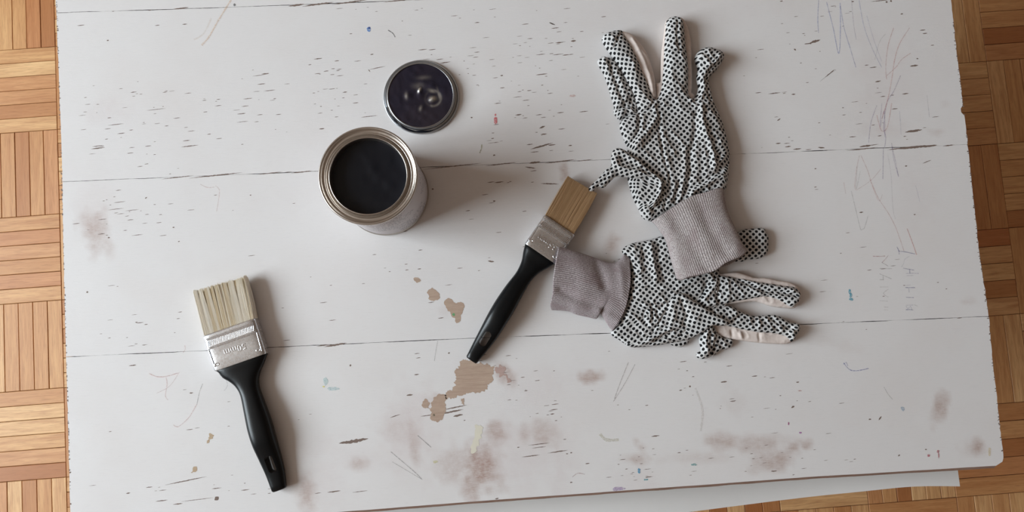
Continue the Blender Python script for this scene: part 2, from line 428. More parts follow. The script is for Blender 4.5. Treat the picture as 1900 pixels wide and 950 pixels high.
WEAR = [  # px, py, rx, ry, angle, strength   patches rubbed thin
    (176, 428, 24, 44, -15, .75), (168, 412, 14, 26, -30, .5), (198, 452, 12, 28, -10, .4), (890, 868, 34, 48, -10, 1.1), (875, 905, 17, 26, 0, .8), (852, 862, 44, 34, 0, .5), (918, 800, 20, 19, 0, .9), (916, 822, 22, 10, 0, .5),
    (1000, 802, 30, 24, 0, .75), (768, 822, 11, 36, -8, .65), (765, 832, 8, 18, -5, .5), (668, 860, 16, 12, 0, .6), (1135, 455, 14, 20, 0, .75), (1046, 320, 8, 16, 0, .7),
    (1345, 820, 34, 16, 0, .7), (1343, 822, 12, 8, 0, .6), (1400, 822, 60, 14, 4, .55), (1440, 852, 40, 18, -18, .75), (1470, 832, 26, 12, -25, .9), (1495, 826, 12, 10, -25, .7), (1415, 858, 20, 14, 0, .5),
    (1746, 752, 12, 34, 30, .85), (1738, 765, 10, 14, 10, .6), (1814, 828, 13, 17, 15, .95), (1806, 834, 22, 18, 0, .3), (1097, 700, 20, 11, 0, .9), (1175, 852, 30, 10, 5, .6), (1190, 830, 10, 8, 0, .5), (1180, 820, 6, 6, 0, .5),
    (570, 920, 16, 34, -8, .75), (560, 905, 26, 20, 0, .4), (935, 695, 14, 22, -35, .8), (802, 742, 16, 14, 0, .5), (1320, 848, 12, 5, 0, .3), (1560, 640, 50, 12, 20, .12), (1290, 850, 60, 10, 2, .25),
    (1360, 745, 30, 26, 0, .15), (1800, 560, 14, 6, 0, .25), (1740, 245, 14, 6, 0, .3), (1755, 193, 10, 5, 0, .15), (1640, 240, 50, 14, 0, .15), (735, 800, 40, 18, 20, .25), (825, 575, 10, 10, 0, .2)]
HAZE = [(760, 800, 60, 70, 0, .7), (960, 850, 60, 60, 0, .6), (1040, 850, 30, 60, 0, .5), (200, 205, 40, 22, 0, .4), (1640, 150, 60, 120, 0, .35), (1000, 720, 70, 40, 0, .35), (600, 885, 50, 40, 0, .4),
        (1690, 350, 40, 60, 0, .3), (640, 840, 90, 30, 10, .35), (1180, 890, 40, 26, 0, .4), (1780, 600, 30, 24, 0, .15), (1300, 20, 200, 30, 0, .2), (170, 380, 40, 40, 0, .3)]
def blobs(xy, lst):
    out = np.zeros(len(xy))
    for px, py, rx, ry, an, st in lst:
        c = P(px, py)[:2]; k = CH / F; ax, ay = rx * k, ry * k; t = math.radians(-an)
        d = xy - c; u = (d[:, 0] * math.cos(t) + d[:, 1] * math.sin(t)) / ax; v = (-d[:, 0] * math.sin(t) + d[:, 1] * math.cos(t)) / ay
        r = np.sqrt(u * u + v * v); n = vnoise(xy[:, 0] * 160 + px, xy[:, 1] * 160 + py) * .7 + vnoise(xy[:, 0] * 60 + py, xy[:, 1] * 60 + px) * .7
        out = np.maximum(out, st * np.clip(1.35 - r + (n - .7) * .9, 0, 1))
    return out
planks = []
NX = 420
for k in range(4):
    top, bot = joints[k], joints[k + 1]
    ta = resample(catmull(Pxy(top), .05, False), 200); ba = resample(catmull(Pxy(bot), .05, False), 200)
    # extend or trim each joint so that it ends on the sides of the table
    def rail(c, gap_sign, amp, seed):
        x0 = edge_x(Wl, c[0, 1]); x1 = edge_x(Wr, c[-1, 1])
        xs = np.linspace(x0, x1, NX); s = np.argsort(c[:, 0]); ys = np.interp(xs, c[s, 0], c[s, 1])
        jag = vnoise(xs * 45 + seed, xs * 0 + seed) * 1.0 + vnoise(xs * 420 + seed, xs * 0 + 3 + seed) * .35
        ys = ys + gap_sign * amp * np.clip(jag - .33, .04, 2)
        return np.stack([xs, ys], 1)
    tr = rail(ta, -1, .00062 if k else 0, 11.3 * k); br = rail(ba, 1, .0005 if k < 3 else .0002, 5.7 * k + 2)
    NYk = max(8, int(abs(tr[:, 1].mean() - br[:, 1].mean()) / .0035))
    ts = np.linspace(0, 1, NYk)
    V = []
    G = np.zeros((NYk, NX, 3))
    for j, t in enumerate(ts):
        row = tr * (1 - t) + br * t
        # keep the two ends on the outline, slightly ragged
        x0 = edge_x(Wl, row[0, 1]) + (vnoise(np.array([row[0, 1] * 900.]), np.array([k + .5]))[0] - .5) * .0008
        x1 = edge_x(Wr, row[-1, 1]) + (vnoise(np.array([row[-1, 1] * 700.]), np.array([k + 7.5]))[0] - .5) * .0013
        if abs(row[-1, 1] - P(1790, 203)[1]) < .003: x1 -= .003
        u = (row[:, 0] - row[0, 0]) / (row[-1, 0] - row[0, 0])
        row[:, 0] = x0 + u * (x1 - x0)
        if k == 3:   # rounded outer corner
            dy = row[-1, 1] - br[-1, 1]
            if dy < .008: row[:, 0] -= u ** 60 * (.008 - math.sqrt(max(0, .008 ** 2 - (.008 - dy) ** 2)))
        G[j, :, :2] = row; G[j, :, 2] = TH
    vv = G.reshape(-1, 3); ff = []; mi = []
    idx = np.arange(NYk * NX).reshape(NYk, NX)
    for j in range(NYk - 1):
        for i in range(NX - 1): ff.append((idx[j, i], idx[j + 1, i], idx[j + 1, i + 1], idx[j, i + 1])); mi.append(0)
    # perimeter ring: chamfer then side then bottom
    ring = list(idx[0, :]) + list(idx[1:, -1]) + list(idx[-1, ::-1][1:]) + list(idx[::-1, 0][1:-1])
    rp = vv[ring]; n = len(ring); nxt = np.roll(rp, -1, 0) - np.roll(rp, 1, 0); nrm = np.stack([-nxt[:, 1], nxt[:, 0]], 1)
    nrm /= np.linalg.norm(nrm, axis=1)[:, None] + 1e-12
    c0 = vv.mean(0)[:2]
    # outward direction is away from the centre line for long sides
    sign = np.where(((rp[:, :2] - c0) * nrm).sum(1) > 0, 1, -1)[:, None]; nrm *= sign
    side = np.zeros(n); side[:NX] = 1; side[NX + NYk - 1: NX + NYk - 1 + NX - 1] = 2   # 1 upper joint, 2 lower
    inner = ((side == 1) & (k > 0)) | ((side == 2) & (k < 3))
    cham = np.where(inner, .00012, np.where(side == 2, .0024, .0009))[:, None] * (0.92 + .2 * vnoise(rp[:, 0] * 60, rp[:, 1] * 60))[:, None]
    r1 = np.c_[rp[:, :2] + nrm * cham * (0.0 if k < 0 else 1) * np.where(inner, 0, 1)[:, None], np.where(inner, TH - .0004, TH - .0016)]
    r2 = np.c_[r1[:, :2], np.full(n, TH - THK)]
    base = len(vv); allv = np.vstack([vv, r1, r2])
    for q in range(n):
        q2 = (q + 1) % n
        ff.append((ring[q], ring[q2], base + q2, base + q)); mi.append(2 if inner[q] else 1)
        ff.append((base + q, base + q2, base + n + q2, base + n + q)); mi.append(2 if inner[q] else 1)
    ff.append(tuple(base + n + q for q in range(n))); mi.append(2)
    o = mesh_obj('plank', allv, ff, [M_white, M_edge, M_gap], table, mi=mi)
    bm = bmesh.new(); bm.from_mesh(o.data); bmesh.ops.recalc_face_normals(bm, faces=bm.faces); bm.to_mesh(o.data); bm.free()
    for nm, lst in (('wear', WEAR), ('haze', HAZE)):
        at = o.data.attributes.new(nm, 'FLOAT', 'POINT'); at.data.foreach_set('value', blobs(allv[:, :2], lst))
    planks.append(o)
def plank_of(px, py):
    for k, J in enumerate((J0, J1, J2)):
        xs = [a for a, b in J]; ys = [b for a, b in J]
        if py < np.interp(px, xs, ys): return planks[k]
    return planks[3]
# frame of the table, all below the top
bx0, bx1, by0, by1 = -.385, .39, -.075, .33
def box(name, x0, x1, y0, y1, z0, z1, mat, parent, bev=.002):
    bm = bmesh.new(); bmesh.ops.create_cube(bm, size=1)
    for v in bm.verts: v.co = Vector(((x0 + x1) / 2 + v.co.x * (x1 - x0), (y0 + y1) / 2 + v.co.y * (y1 - y0), (z0 + z1) / 2 + v.co.z * (z1 - z0)))
    if bev: bmesh.ops.bevel(bm, geom=bm.edges[:], offset=bev, segments=1, affect='EDGES')
    me = bpy.data.meshes.new(name); bm.to_mesh(me); bm.free(); me.materials.append(mat)
    return link(bpy.data.objects.new(name, me), parent)
M_leg = mat_plain('white_leg_paint', lin(210, 205, 202), .5, nscale=20)
for x in (bx0, bx1 - .04):
    for y in (by0, by1 - .04): box('leg', x, x + .04, y, y + .04, 0.0004, TH - THK, M_leg, table)
for y in (by0 + .01, by1 - .03): box('apron', bx0 + .04, bx1 - .04, y, y + .018, TH - THK - .03, TH - THK, M_leg, table)
box('shelf', bx0 + .002, bx1 - .002, -.165, by1 - .042, TH - .062, TH - .052, M_leg, table)

# marks in the paint
def flat_poly(V, Fc, pts2, z):
    b0 = len(V); V.extend([(p[0], p[1], z) for p in pts2]); Fc.append(tuple(range(b0, b0 + len(pts2))))
class Deco:
    def __init__(s): s.d = {}
    def add(s, pl, key, poly, z):
        V, Fc = s.d.setdefault((pl.name, key), ([], [])); flat_poly(V, Fc, poly, z)
deco = Deco()
Zs = TH + .00006
def chip(px, py, ln, th, ang=-2.5, jag=.35):
    c = P(px, py)[:2]; k = CH / F; L = ln * k / 2; t = th * .72 * k / 2
    n = max(4, int(ln / 2.2)); a = math.radians(-ang); up = []; lo_ = []
    for i in range(n + 1):
        u = -1 + 2 * i / n; env = max(.12, (1 - abs(u) ** 2.2)) if 0 < i < n else .1
        up.append((u * L, t * env * random.uniform(1 - jag, 1 + jag) + random.uniform(-.1, .1) * t)); lo_.append((u * L, -t * env * random.uniform(1 - jag, 1 + jag)))
    poly = lo_ + up[::-1]; ca, sa = math.cos(a), math.sin(a)
    deco.add(plank_of(px, py), 'chips', [(c[0] + x * ca - y * sa, c[1] + x * sa + y * ca) for x, y in poly], Zs + random.uniform(0, .00002))
CHIPS = [(150, 47, 14, 2), (200, 75, 4, 3.4), (292, 47, 9, 2), (343, 45, 10, 2), (336, 15, 30, 2), (590, 109, 17, 2.4), (492, 137, 15, 3), (485, 156, 16, 2), (500, 168, 22, 1.6), (248, 171, 12, 2.2), (306, 171, 9, 2), (349, 173, 14, 1.5),
         (290, 203, 36, 1.4), (215, 231, 30, 1.6), (200, 239, 12, 1.6), (225, 247.5, 15, 2), (182, 271, 22, 2), (182, 275, 26, 2.8), (346, 261, 14, 1.8), (352, 271, 32, 2.4), (275, 271, 12, 1.6), (242, 284, 12, 1.8), (388, 249, 7, 2.4),
         (460, 183, 18, 1.6), (455, 197, 14, 1.8), (448, 211, 16, 2.2), (482, 213, 12, 1.5), (450, 226, 22, 1.3), (476, 226, 9, 1.5), (616, 165, 12, 1.8), (640, 171, 9, 2.2), (660, 191, 11, 2), (685, 216, 32, 1.8), (597, 239, 10, 3), (594, 210, 10, 1.5),
         (660, 176, 9, 1.5), (700, 126, 32, 1.6, -8), (685, 131, 6, 2, 55), (690, 101, 7, 2.2), (625, 113, 9, 2), (605, 132, 10, 2), (627, 131, 7, 2), (575, 120, 6, 2.2), (220, 353, 11, 1.4), (222, 375, 22, 1.6), (215, 388, 30, 1.3), (245, 390, 26, 1.3), (190, 407, 16, 1.3),
         (188, 434, 14, 1.8), (202, 441, 4, 3.6), (255, 436, 22, 1.3), (295, 413, 10, 1.6), (242, 408, 12, 1.5), (400, 362, 7, 1.6), (332, 448, 4, 2.2), (322, 422, 4, 3), (271, 367, 5, 3, -30), (465, 362, 3.5, 3), (162, 542, 4, 4.5), (271, 602, 7, 2), (253, 598, 5, 2.2),
         (334, 579, 8, 1.6), (331, 591, 7, 1.6), (246, 678, 14, 3), (355, 729, 7, 3), (343, 723, 7, 1.4), (352, 797, 13, 1.7), (366, 794, 10, 1.3), (345, 892, 76, 2.4, -7), (238, 915, 8, 2.6), (277, 904, 12, 2), (300, 929, 22, 2.2), (330, 935, 18, 2.8), (366, 927, 60, 1.3), (402, 925, 9, 9, -35),
         (402, 906, 18, 2), (455, 909, 16, 2), (620, 912, 24, 3.2), (668, 912, 28, 1.6), (590, 915, 12, 1.6), (660, 818, 46, 8, -6), (642, 821, 26, 6), (622, 640, 44, 4.4, -5), (600, 641, 26, 2.5), (650, 678, 4, 5, -60), (774, 656, 10, 1.8), (776, 664, 9, 2), (773, 695, 9, 2.5), (833, 655, 4, 3.5), (733, 772, 20, 2.2, -14), (760, 733, 12, 4),
         (911, 485, 12, 4, 10), (868, 391, 9, 2), (900, 361, 13, 1.8), (917, 373, 5, 4), (780, 464, 8, 2), (755, 501, 7, 2), (778, 499, 7, 2), (818, 590, 11, 2), (800, 561, 12, 2), (844, 756, 46, 3, -7), (838, 764, 44, 4, -7), (793, 771, 26, 2), (850, 771, 18, 5, -7),
         (885, 42, 10, 2.4), (1024, 44, 12, 3, 28), (1030, 52, 15, 2.2), (1037, 59, 10, 1.8), (1038, 79, 16, 3), (1064, 76, 10, 4), (1022, 80, 12, 1.6), (1003, 101, 18, 1.8), (1035, 101, 22, 1.6), (1050, 102, 14, 2.4), (1060, 101, 9, 1.8), (1005, 138, 22, 2.6), (1006, 158, 5, 1.8), (962, 213, 12, 3.2), (974, 219, 10, 1.4), (1000, 213, 13, 2),
         (1006, 236, 12, 4.4, -18), (1009, 249, 12, 3), (983, 268, 12, 2), (1005, 271, 44, 4, -12), (1024, 269, 14, 3), (992, 282, 16, 2), (1058, 270, 7, 3), (1083, 207, 18, 2), (1040, 209, 14, 2), (982, 168, 9, 2), (964, 170, 8, 1.6), (960, 180, 18, 1.4), (976, 186, 14, 1.6), (932, 163, 9, 2), (931, 140, 5, 4), (875, 218, 4, 4),
         (917, 288, 5, 4), (914, 257, 6, 2.4), (984, 311, 20, 3.4, 12), (990, 317, 12, 2), (911, 338, 14, 2), (926, 338, 18, 2.6), (947, 337, 5, 2), (1020, 341, 34, 3, 6), (988, 338, 6, 2), (803, 351, 4, 4), (973, 392, 8, 2), (784, 92, 18, 2), (802, 92, 14, 2), (1120, 31, 10, 2), (700, 126, 10, 2), (826, 116, 20, 2.4, -5), (816, 110, 14, 2),
         (1504, 81, 4, 3), (1512, 77, 22, 6, -14), (1499, 81, 14, 3), (1475, 92, 5, 4, 40), (1540, 136, 26, 2.4, -35), (1620, 125, 14, 2.4), (1608, 121, 8, 2), (1712, 56, 11, 2.4), (1716, 62, 9, 2.6), (1673, 26, 5, 4), (1730, 84, 7, 2), (1696, 122, 16, 4, -3), (1702, 109, 4, 3), (1629, 151, 12, 3, -8), (1638, 179, 10, 2), (1680, 174, 13, 2.8), (1660, 202, 12, 2.4),
         (1695, 243, 33, 6, -4), (1679, 253, 6, 2), (1632, 252, 8, 2), (1620, 232, 7, 1.6), (1606, 271, 24, 5, -4), (1619, 269, 24, 1.8), (1437, 173, 24, 2.4), (1455, 173, 6, 2), (1472, 175, 8, 3), (1407, 172, 12, 2), (1445, 222, 8, 3, -25), (1444, 266, 10, 3), (1460, 266, 12, 2), (1462, 272, 12, 3), (1479, 276.5, 16, 3), (1500, 277.5, 12, 2), (1524, 274, 13, 4, 8), (1486, 117, 4, 2),
         (1580, 254, 9, 1.8), (1583, 254, 12, 1.4), (1564, 200, 4, 2), (1513, 347, 5, 2.6), (1598, 394, 8, 3), (1681, 308, 5, 3), (1697, 398, 4, 3), (1513, 313, 4, 3), (1720, 300, 18, 1.8, -18), (1343, 708.6, 12, 3.4), (1400, 698, 11, 2.4), (1353, 679, 12, 1.6), (1280, 717, 4, 4), (1263, 724, 6, 2.6), (1286, 699, 5, 1.8), (1471, 755, 7, 4, -25), (1216, 809, 16, 3), (1200, 752, 6, 2),
         (1614, 778, 5, 3.6, 0), (1633, 776, 9, 3.6, -50), (1668, 845, 5, 3, -30), (1436, 874, 11, 3, 0), (1586, 852, 5, 2), (1718, 834, 4, 3), (1480, 709, 6, 3), (1360, 744, 12, 1.8), (1358, 740, 10, 1.4), (1035, 838, 38, 2.4, -4), (985, 846, 34, 2.4), (1000, 830, 26, 1.8), (1000, 824, 40, 1.8), (1025, 768, 8, 3), (1030, 750, 14, 1.8), (1028, 760, 14, 2),
         (890, 650, 6, 3), (970, 700, 8, 1.6), (976, 725, 7, 2), (945, 742, 7, 1.6), (862, 780, 4, 2), (1060, 840, 4, 3), (1048, 815, 6, 2), (997, 706, 9, 1.8), (994, 688, 9, 1.6), (1052, 842, 4, 2.4), (962, 830, 5, 2.4), (1090, 860, 8, 2.4), (1060, 895, 5, 3), (922, 925, 7, 3), (1260, 840, 7, 2), (1780, 590, 10, 2), (1760, 270, 22, 3), (1724, 271, 30, 5, -3), (1700, 273, 60, 5, -3), (1680, 274, 70, 3.6, -3), (1600, 276.5, 60, 2.6, -2),
         (1560, 470, 4, 1.4), (1613, 501, 9, 1.8), (1740, 524, 4, 2), (1756, 536, 4, 2), (740, 0.8, 60, 3), (650, 4, 70, 3.4, -4), (590, 8, 60, 4.4, -4), (550, 9.6, 30, 5, -4), (335, 16, 30, 2.6), (278, 19, 8, 2), (210, 21, 4, 2), (1085, 297.5, 30, 2), (992, 301.5, 22, 5, -4), (1040, 299.5, 60, 3, -3), (930, 304.5, 60, 2.6), (840, 308.5, 110, 2.4, -2), (500, 321.5, 50, 2), (560, 319.2, 40, 2.6), (400, 325.5, 100, 3, -2), (330, 329, 60, 2.2), (480, 140, 24, 1.3),
         (1635, 1, 40, 2), (1645, 4, 4, 6), (1653, 2, 4, 5), (1582, 3, 5, 3), (1450, 2, 6, 3)]
for c in CHIPS: chip(*c)
CLUST = [(260, 215, 160, 90, 46), (470, 190, 90, 60, 16), (620, 150, 80, 70, 22), (1000, 130, 120, 130, 54), (860, 100, 120, 80, 16), (1010, 250, 120, 50, 12), (250, 400, 120, 60, 22), (220, 610, 110, 40, 10), (950, 700, 60, 60, 16), (1550, 220, 160, 60, 20), (1480, 120, 90, 90, 12),
         (1300, 740, 220, 90, 24), (1020, 760, 40, 30, 8), (500, 700, 300, 200, 14), (900, 450, 200, 100, 12), (1600, 500, 200, 200, 16), (1180, 860, 60, 50, 22), (1450, 850, 240, 40, 22), (600, 480, 300, 100, 10), (1140, 480, 30, 20, 3), (380, 910, 160, 30, 12), (700, 20, 300, 30, 10), (1500, 40, 200, 30, 8)]
for cx, cy, rx, ry, n in CLUST:
    for _ in range(n):
        x = cx + random.gauss(0, .5) * rx; y = cy + random.gauss(0, .5) * ry
        if 125 < x < 1750 and -30 < y < 880 + (1750 - x) * .05: chip(x, y, random.choice([3, 4, 5, 6, 8, 11, 14]), random.uniform(.8, 1.7))
# flakes along the rubbed left and right edges
for _ in range(150):
    y = random.uniform(0, 940); x = np.interp(y, [0, 950], [104.6, 131]) + abs(random.gauss(0, .6)); chip(x, y, random.uniform(1, 3.5), random.uniform(1, 4))
for _ in range(120):
    y = random.uniform(20, 850); x = np.interp(y, [q[1] for q in right_edge], [q[0] for q in right_edge]) - abs(random.gauss(0, .9)); chip(x, y, random.uniform(1.5, 5), random.uniform(1, 3))
# bare patches where the paint is gone
def blob_poly(pts, jag, z, closed=True):
    w_ = catmull(Pxy(pts), .0006)
    n = np.roll(w_, -1, 0) - np.roll(w_, 1, 0); n = np.stack([n[:, 1], -n[:, 0]], 1); n /= np.linalg.norm(n, axis=1)[:, None] + 1e-9
    ar = np.arange(len(w_)); k = (rng.random(len(w_)) - .5) * jag * .22 + (vnoise(w_[:, 0] * 950, w_[:, 1] * 950) - .5) * jag * .9 + (vnoise(w_[:, 0] * 330 + 7, w_[:, 1] * 330) - .5) * jag * 1.7
    return w_ + n * k[:, None]
def fan(name, poly, z, mat, parent, label=None):
    from mathutils.geometry import tessellate_polygon
    tri = tessellate_polygon([[Vector((p[0], p[1], 0)) for p in poly]])
    o = mesh_obj(name, [(p[0], p[1], z) for p in poly], tri, mat, parent)
    bm = bmesh.new(); bm.from_mesh(o.data)
    for f in bm.faces:
        if f.normal.z < 0: f.normal_flip()
    bm.to_mesh(o.data); bm.free()
    if label: o['label'] = label
    return o
def zz(s, ox, oy, pts): return [(ox + a / s, oy + b / s) for a, b in pts]
z6 = lambda pts: zz(2.878, 760, 620, pts)
def patch(pts, jag=.0016, m=None, nm='bare_wood_patch', z=.0001, label=None):
    c = np.mean(pts, 0); return fan(nm, blob_poly(pts, jag, 0), TH + z, m or M_bare, plank_of(*c), label)
patch(z6([(285, 130), (310, 140), (350, 150), (380, 160), (430, 165), (450, 190), (445, 235), (420, 270), (395, 300), (340, 320), (300, 315), (250, 335), (205, 350), (195, 325), (225, 300), (245, 260), (242, 205), (265, 170)]), .0022, label='large bare brown wood patch where the paint is gone')
patch(z6([(140, 330), (185, 322), (195, 345), (190, 385), (183, 440), (160, 470), (125, 465), (112, 440), (115, 385), (125, 350)]), .0014)
patch([(826, 556), (834, 553), (843, 561), (858, 562), (862, 570), (858, 582), (854, 595), (848, 598), (841, 590), (832, 577), (826, 567)], .0011)
patch([(795, 540), (803, 536), (811, 541), (815, 552), (808, 557), (797, 554)], .0012)
patch([(769, 516), (776, 515), (780, 521), (774, 525), (768, 521)], .001)
patch(z6([(455, 185), (490, 172), (515, 200), (540, 235), (530, 250), (500, 230), (465, 210)]), .003, M_edge and mat_bare_wood('thin_paint_wood', (168, 140, 134), (196, 172, 164)))
for p_ in ([(70, 365), (100, 360), (108, 400), (85, 395)], [(275, 345), (300, 350), (295, 378), (280, 375)]): patch(z6(p_), .0025)
patch([(383, 818), (388, 806), (396, 808), (392, 816), (387, 822)], .0018, mat_bare_wood('ochre_smear', (176, 150, 118), (200, 180, 150)), 'ochre_smear')
patch([(354, 876), (360, 867), (364, 870), (358, 876)], .0016, bpy.data.materials['ochre_smear'], 'ochre_smear')
patch(z6([(345, 490), (375, 480), (390, 510), (380, 560), (360, 610), (338, 632), (332, 600), (345, 560), (350, 520)]), .0018, mat_plain('cream_paint', lin(218, 212, 196), .5), 'cream_smear')
# little spots of craft paint and crayon
def spot(px, py, rx, ry, c, name='paint_spot', a=1.0):
    key = 'spot_%d_%d_%d' % c; m = bpy.data.materials.get(key) or mat_crayon(key, c, a)
    pts = [(px + rx * math.cos(t) * random.uniform(.8, 1.2), py + ry * math.sin(t) * random.uniform(.8, 1.2)) for t in np.linspace(0, 2 * math.pi, 9)[:-1]]
    fan(name, blob_poly(pts, .0006, 0), TH + .0002, m, plank_of(px, py))
spot(919, 223, 3.4, 6.5, (218, 92, 98)); spot(919.5, 213, 1.6, 3, (215, 90, 95))
spot(684, 55, 3.4, 4.4, (90, 140, 205)); spot(685, 52, 2, 2, (70, 110, 190))
spot(1576, 541, 2.4, 4, (60, 160, 185)); spot(1578, 548, 2, 4, (60, 160, 185)); spot(1579, 556, 3.4, 2.4, (60, 160, 185))
spot(1186, 873.5, 3, 4.5, (60, 150, 190)); spot(1198, 890, 4, 2, (70, 160, 170)); spot(1147, 907, 12, 4, (150, 110, 175), a=.6)
spot(1463, 786, 1.6, 3, (160, 50, 120)); spot(1485, 803, 3, 2, (165, 60, 160)); spot(1723, 845, 2.6, 2.6, (190, 90, 105)); spot(1741, 837, 3, 3, (180, 80, 95)); spot(1741.5, 844, 1, 6, (180, 80, 95))
spot(842, 583, 3, 3.4, (90, 185, 120)); spot(807, 857, 5, 3, (215, 205, 110), a=.5); spot(805, 770, 2, 2, (120, 110, 90)); spot(600, 717, 3, 1.6, (225, 215, 110))
spot(604, 708, 4, 7, (170, 205, 205), a=.6); spot(618, 722, 12, 3, (165, 200, 205), a=.6); spot(1675, 758, 4, 4, (120, 160, 190), a=.6); spot(1288, 862, 7, 1.6, (120, 170, 170)); spot(1484, 725, 5, 1.6, (200, 100, 90), a=.6)
spot(1062, 178, 5, 2, (215, 160, 150), a=.6); spot(435, 9, 2, 2, (60, 60, 60)); spot(1836, 838, 2, 9, (215, 190, 120), a=.5)
def line(pts, wpx, c, a, nm='crayon_line'):
    key = 'crayon_%d_%d_%d_%d' % (c + (int(a * 100),)); m = bpy.data.materials.get(key) or mat_crayon(key, c, a)
    w_ = catmull(Pxy(pts), .002, False); t = np.gradient(w_, axis=0); n = np.stack([-t[:, 1], t[:, 0]], 1); n /= np.linalg.norm(n, axis=1)[:, None] + 1e-9
    k = wpx * CH / F / 2 * (0.7 + .6 * rng.random(len(w_)))[:, None]; z = TH + .00015 + random.random() * .00004
    V = [(p[0], p[1], z) for p in np.vstack([w_ + n * k, w_ - n * k])]; N = len(w_)
    Fc = [(i, N + i, N + i + 1, i + 1) for i in range(N - 1)]
    pl = plank_of(*pts[len(pts) // 2]); dd = deco.d.setdefault((pl.name, 'line|' + key), ([], []))
    b0 = len(dd[0]); dd[0].extend(V); dd[1].extend([tuple(q + b0 for q in f) for f in Fc])
BL, RD, PU, OR, GY = (100, 118, 190), (208, 124, 118), (140, 120, 165), (222, 184, 150), (140, 135, 135)
line([(430, -2), (405, 38), (388, 68), (374, 84)], 3, OR, .55); line([(392, 34), (378, 62), (360, 74)], 3, OR, .2)
z4b = lambda p: zz(2.714, 1400, 0, p); z5b = lambda p: zz(3.392, 1500, 200, p)
line(z4b([(323, -5), (318, 100), (322, 165)]), 1.2, BL, .6); line(z4b([(430, 15), (432, 130), (424, 270), (395, 140), (362, 10)]), 1.4, BL, .6); line(z4b([(432, 30), (450, 140), (480, 240), (510, 340)]), 1.3, BL, .5)
line(z4b([(488, 0), (498, 120), (512, 200)]), 1.2, PU, .35); line(z4b([(525, 0), (550, 130), (590, 240), (640, 340)]), 1.2, BL, .4); line(z4b([(565, 80), (600, 200), (640, 310)]), 1.1, BL, .3)
line(z4b([(700, 140), (672, 230), (660, 340), (665, 400)]), 1.2, RD, .5); line(z4b([(780, 140), (730, 220), (705, 300), (690, 400), (670, 500), (640, 600)]), 1.4, RD, .5); line(z4b([(660, 385), (710, 340), (740, 300), (785, 268)]), 1.2, RD, .45)
line(z4b([(615, 530), (585, 620), (574, 720)]), 1.3, PU, .5); line(z4b([(735, 380), (700, 460), (665, 520), (650, 640), (660, 690), (655, 740)]), 1.4, PU, .5); line(z4b([(690, 520), (668, 640), (640, 660), (625, 620), (615, 580)]), 1.4, RD, .45)
line(z4b([(640, 520), (632, 640), (652, 560), (656, 690)]), 1.3, PU, .4); line(z4b([(660, 170), (630, 210), (605, 300)]), 1.0, GY, .3); line(z4b([(868, 480), (880, 590)]), 1.0, PU, .3); line(z4b([(730, 560), (738, 680)]), 1.0, BL, .3)
line(z4b([(690, 720), (700, 800), (725, 890)]), 1.3, PU, .45); line(z4b([(648, 740), (645, 900)]), 1.1, PU, .4); line(z4b([(330, 410), (380, 370), (410, 352)]), 1.0, GY, .4)
line(z5b([(330, 300), (370, 390), (400, 480), (440, 570), (500, 660), (545, 745), (580, 840), (600, 900)]), 1.2, RD, .42); line(z5b([(620, 760), (650, 840), (680, 925)]), 1.5, RD, .65)
line(z5b([(320, 300), (300, 400), (293, 510), (330, 500), (400, 450), (455, 385)]), 1.1, RD, .35); line(z5b([(305, 370), (300, 510), (325, 400)]), 1.0, GY, .35); line(z5b([(270, 525), (290, 610), (330, 770), (350, 760), (375, 680)]), 1.1, GY, .4)
line(z5b([(222, 470), (234, 540)]), 1.1, RD, .35); line(z5b([(525, 240), (545, 330), (565, 430)]), 1.2, PU, .4); line(z5b([(470, 270), (468, 450)]), 1.0, PU, .35); line(z5b([(500, 300), (520, 430), (530, 620), (545, 700)]), 1.0, PU, .25)
line(z5b([(385, 450), (440, 585), (465, 545)]), 1.0, RD, .3); line(z5b([(675, 490), (700, 590)]), 1.0, BL, .25)
line([(1565, 673), (1575, 685), (1588, 688), (1612, 683.5)], 1.4, (90, 100, 180), .75); line([(1565, 676), (1570, 672), (1573, 679)], 1.2, (90, 100, 180), .6)
line([(720, 56), (729, 62), (733, 69)], 1.6, (60, 58, 62), .95, 'crayon_line'); line([(1020, 42), (1029, 46)], 2, (60, 58, 62), .95)
line([(894, 268), (893, 276), (890, 284)], 2, (150, 145, 80), .8); line([(277, 693), (292, 699), (310, 698), (330, 692)], 1.4, RD, .55); line([(308, 700), (310, 712), (307, 735), (312, 742)], 1.2, RD, .45); line([(333, 690), (315, 716), (290, 730)], 1, RD, .35)
line([(365, 750), (350, 775), (330, 792), (322, 788)], 1.2, RD, .5); line([(376, 712), (370, 728), (365, 752)], 1.2, GY, .6); line([(400, 345), (407, 352), (405, 375), (402, 392)], 1.1, RD, .4); line([(372, 342), (385, 348), (398, 347)], 1.1, RD, .4)
line([(418, 700), (422, 715), (416, 725)], 1.0, GY, .4); line([(343, 641), (344, 648), (340, 654)], 1.2, RD, .5)
line([(725, 838), (765, 872), (782, 888)], 1.2, GY, .7); line([(775, 808), (800, 830)], 1.3, GY, .8); line([(728, 857), (784, 890)], 1.0, GY, .5); line([(812, 633), (808, 655), (806, 670)], 1.0, GY, .6); line([(1166, 672), (1150, 712), (1140, 740)], 1.3, (150, 130, 125), .6); line([(1178, 676), (1160, 710), (1138, 745)], 1.0, (150, 130, 125), .6)
line([(1640, 718), (1648, 732), (1656, 741)], 1, GY, .5); line([(1062, 885), (1072, 878), (1085, 880)], 1.5, (190, 150, 150), .6); line([(1290, 720), (1303, 760), (1300, 800)], 4, (200, 190, 185), .35); line([(1113, 805), (1125, 816), (1148, 816)], 5, (205, 200, 180), .6)
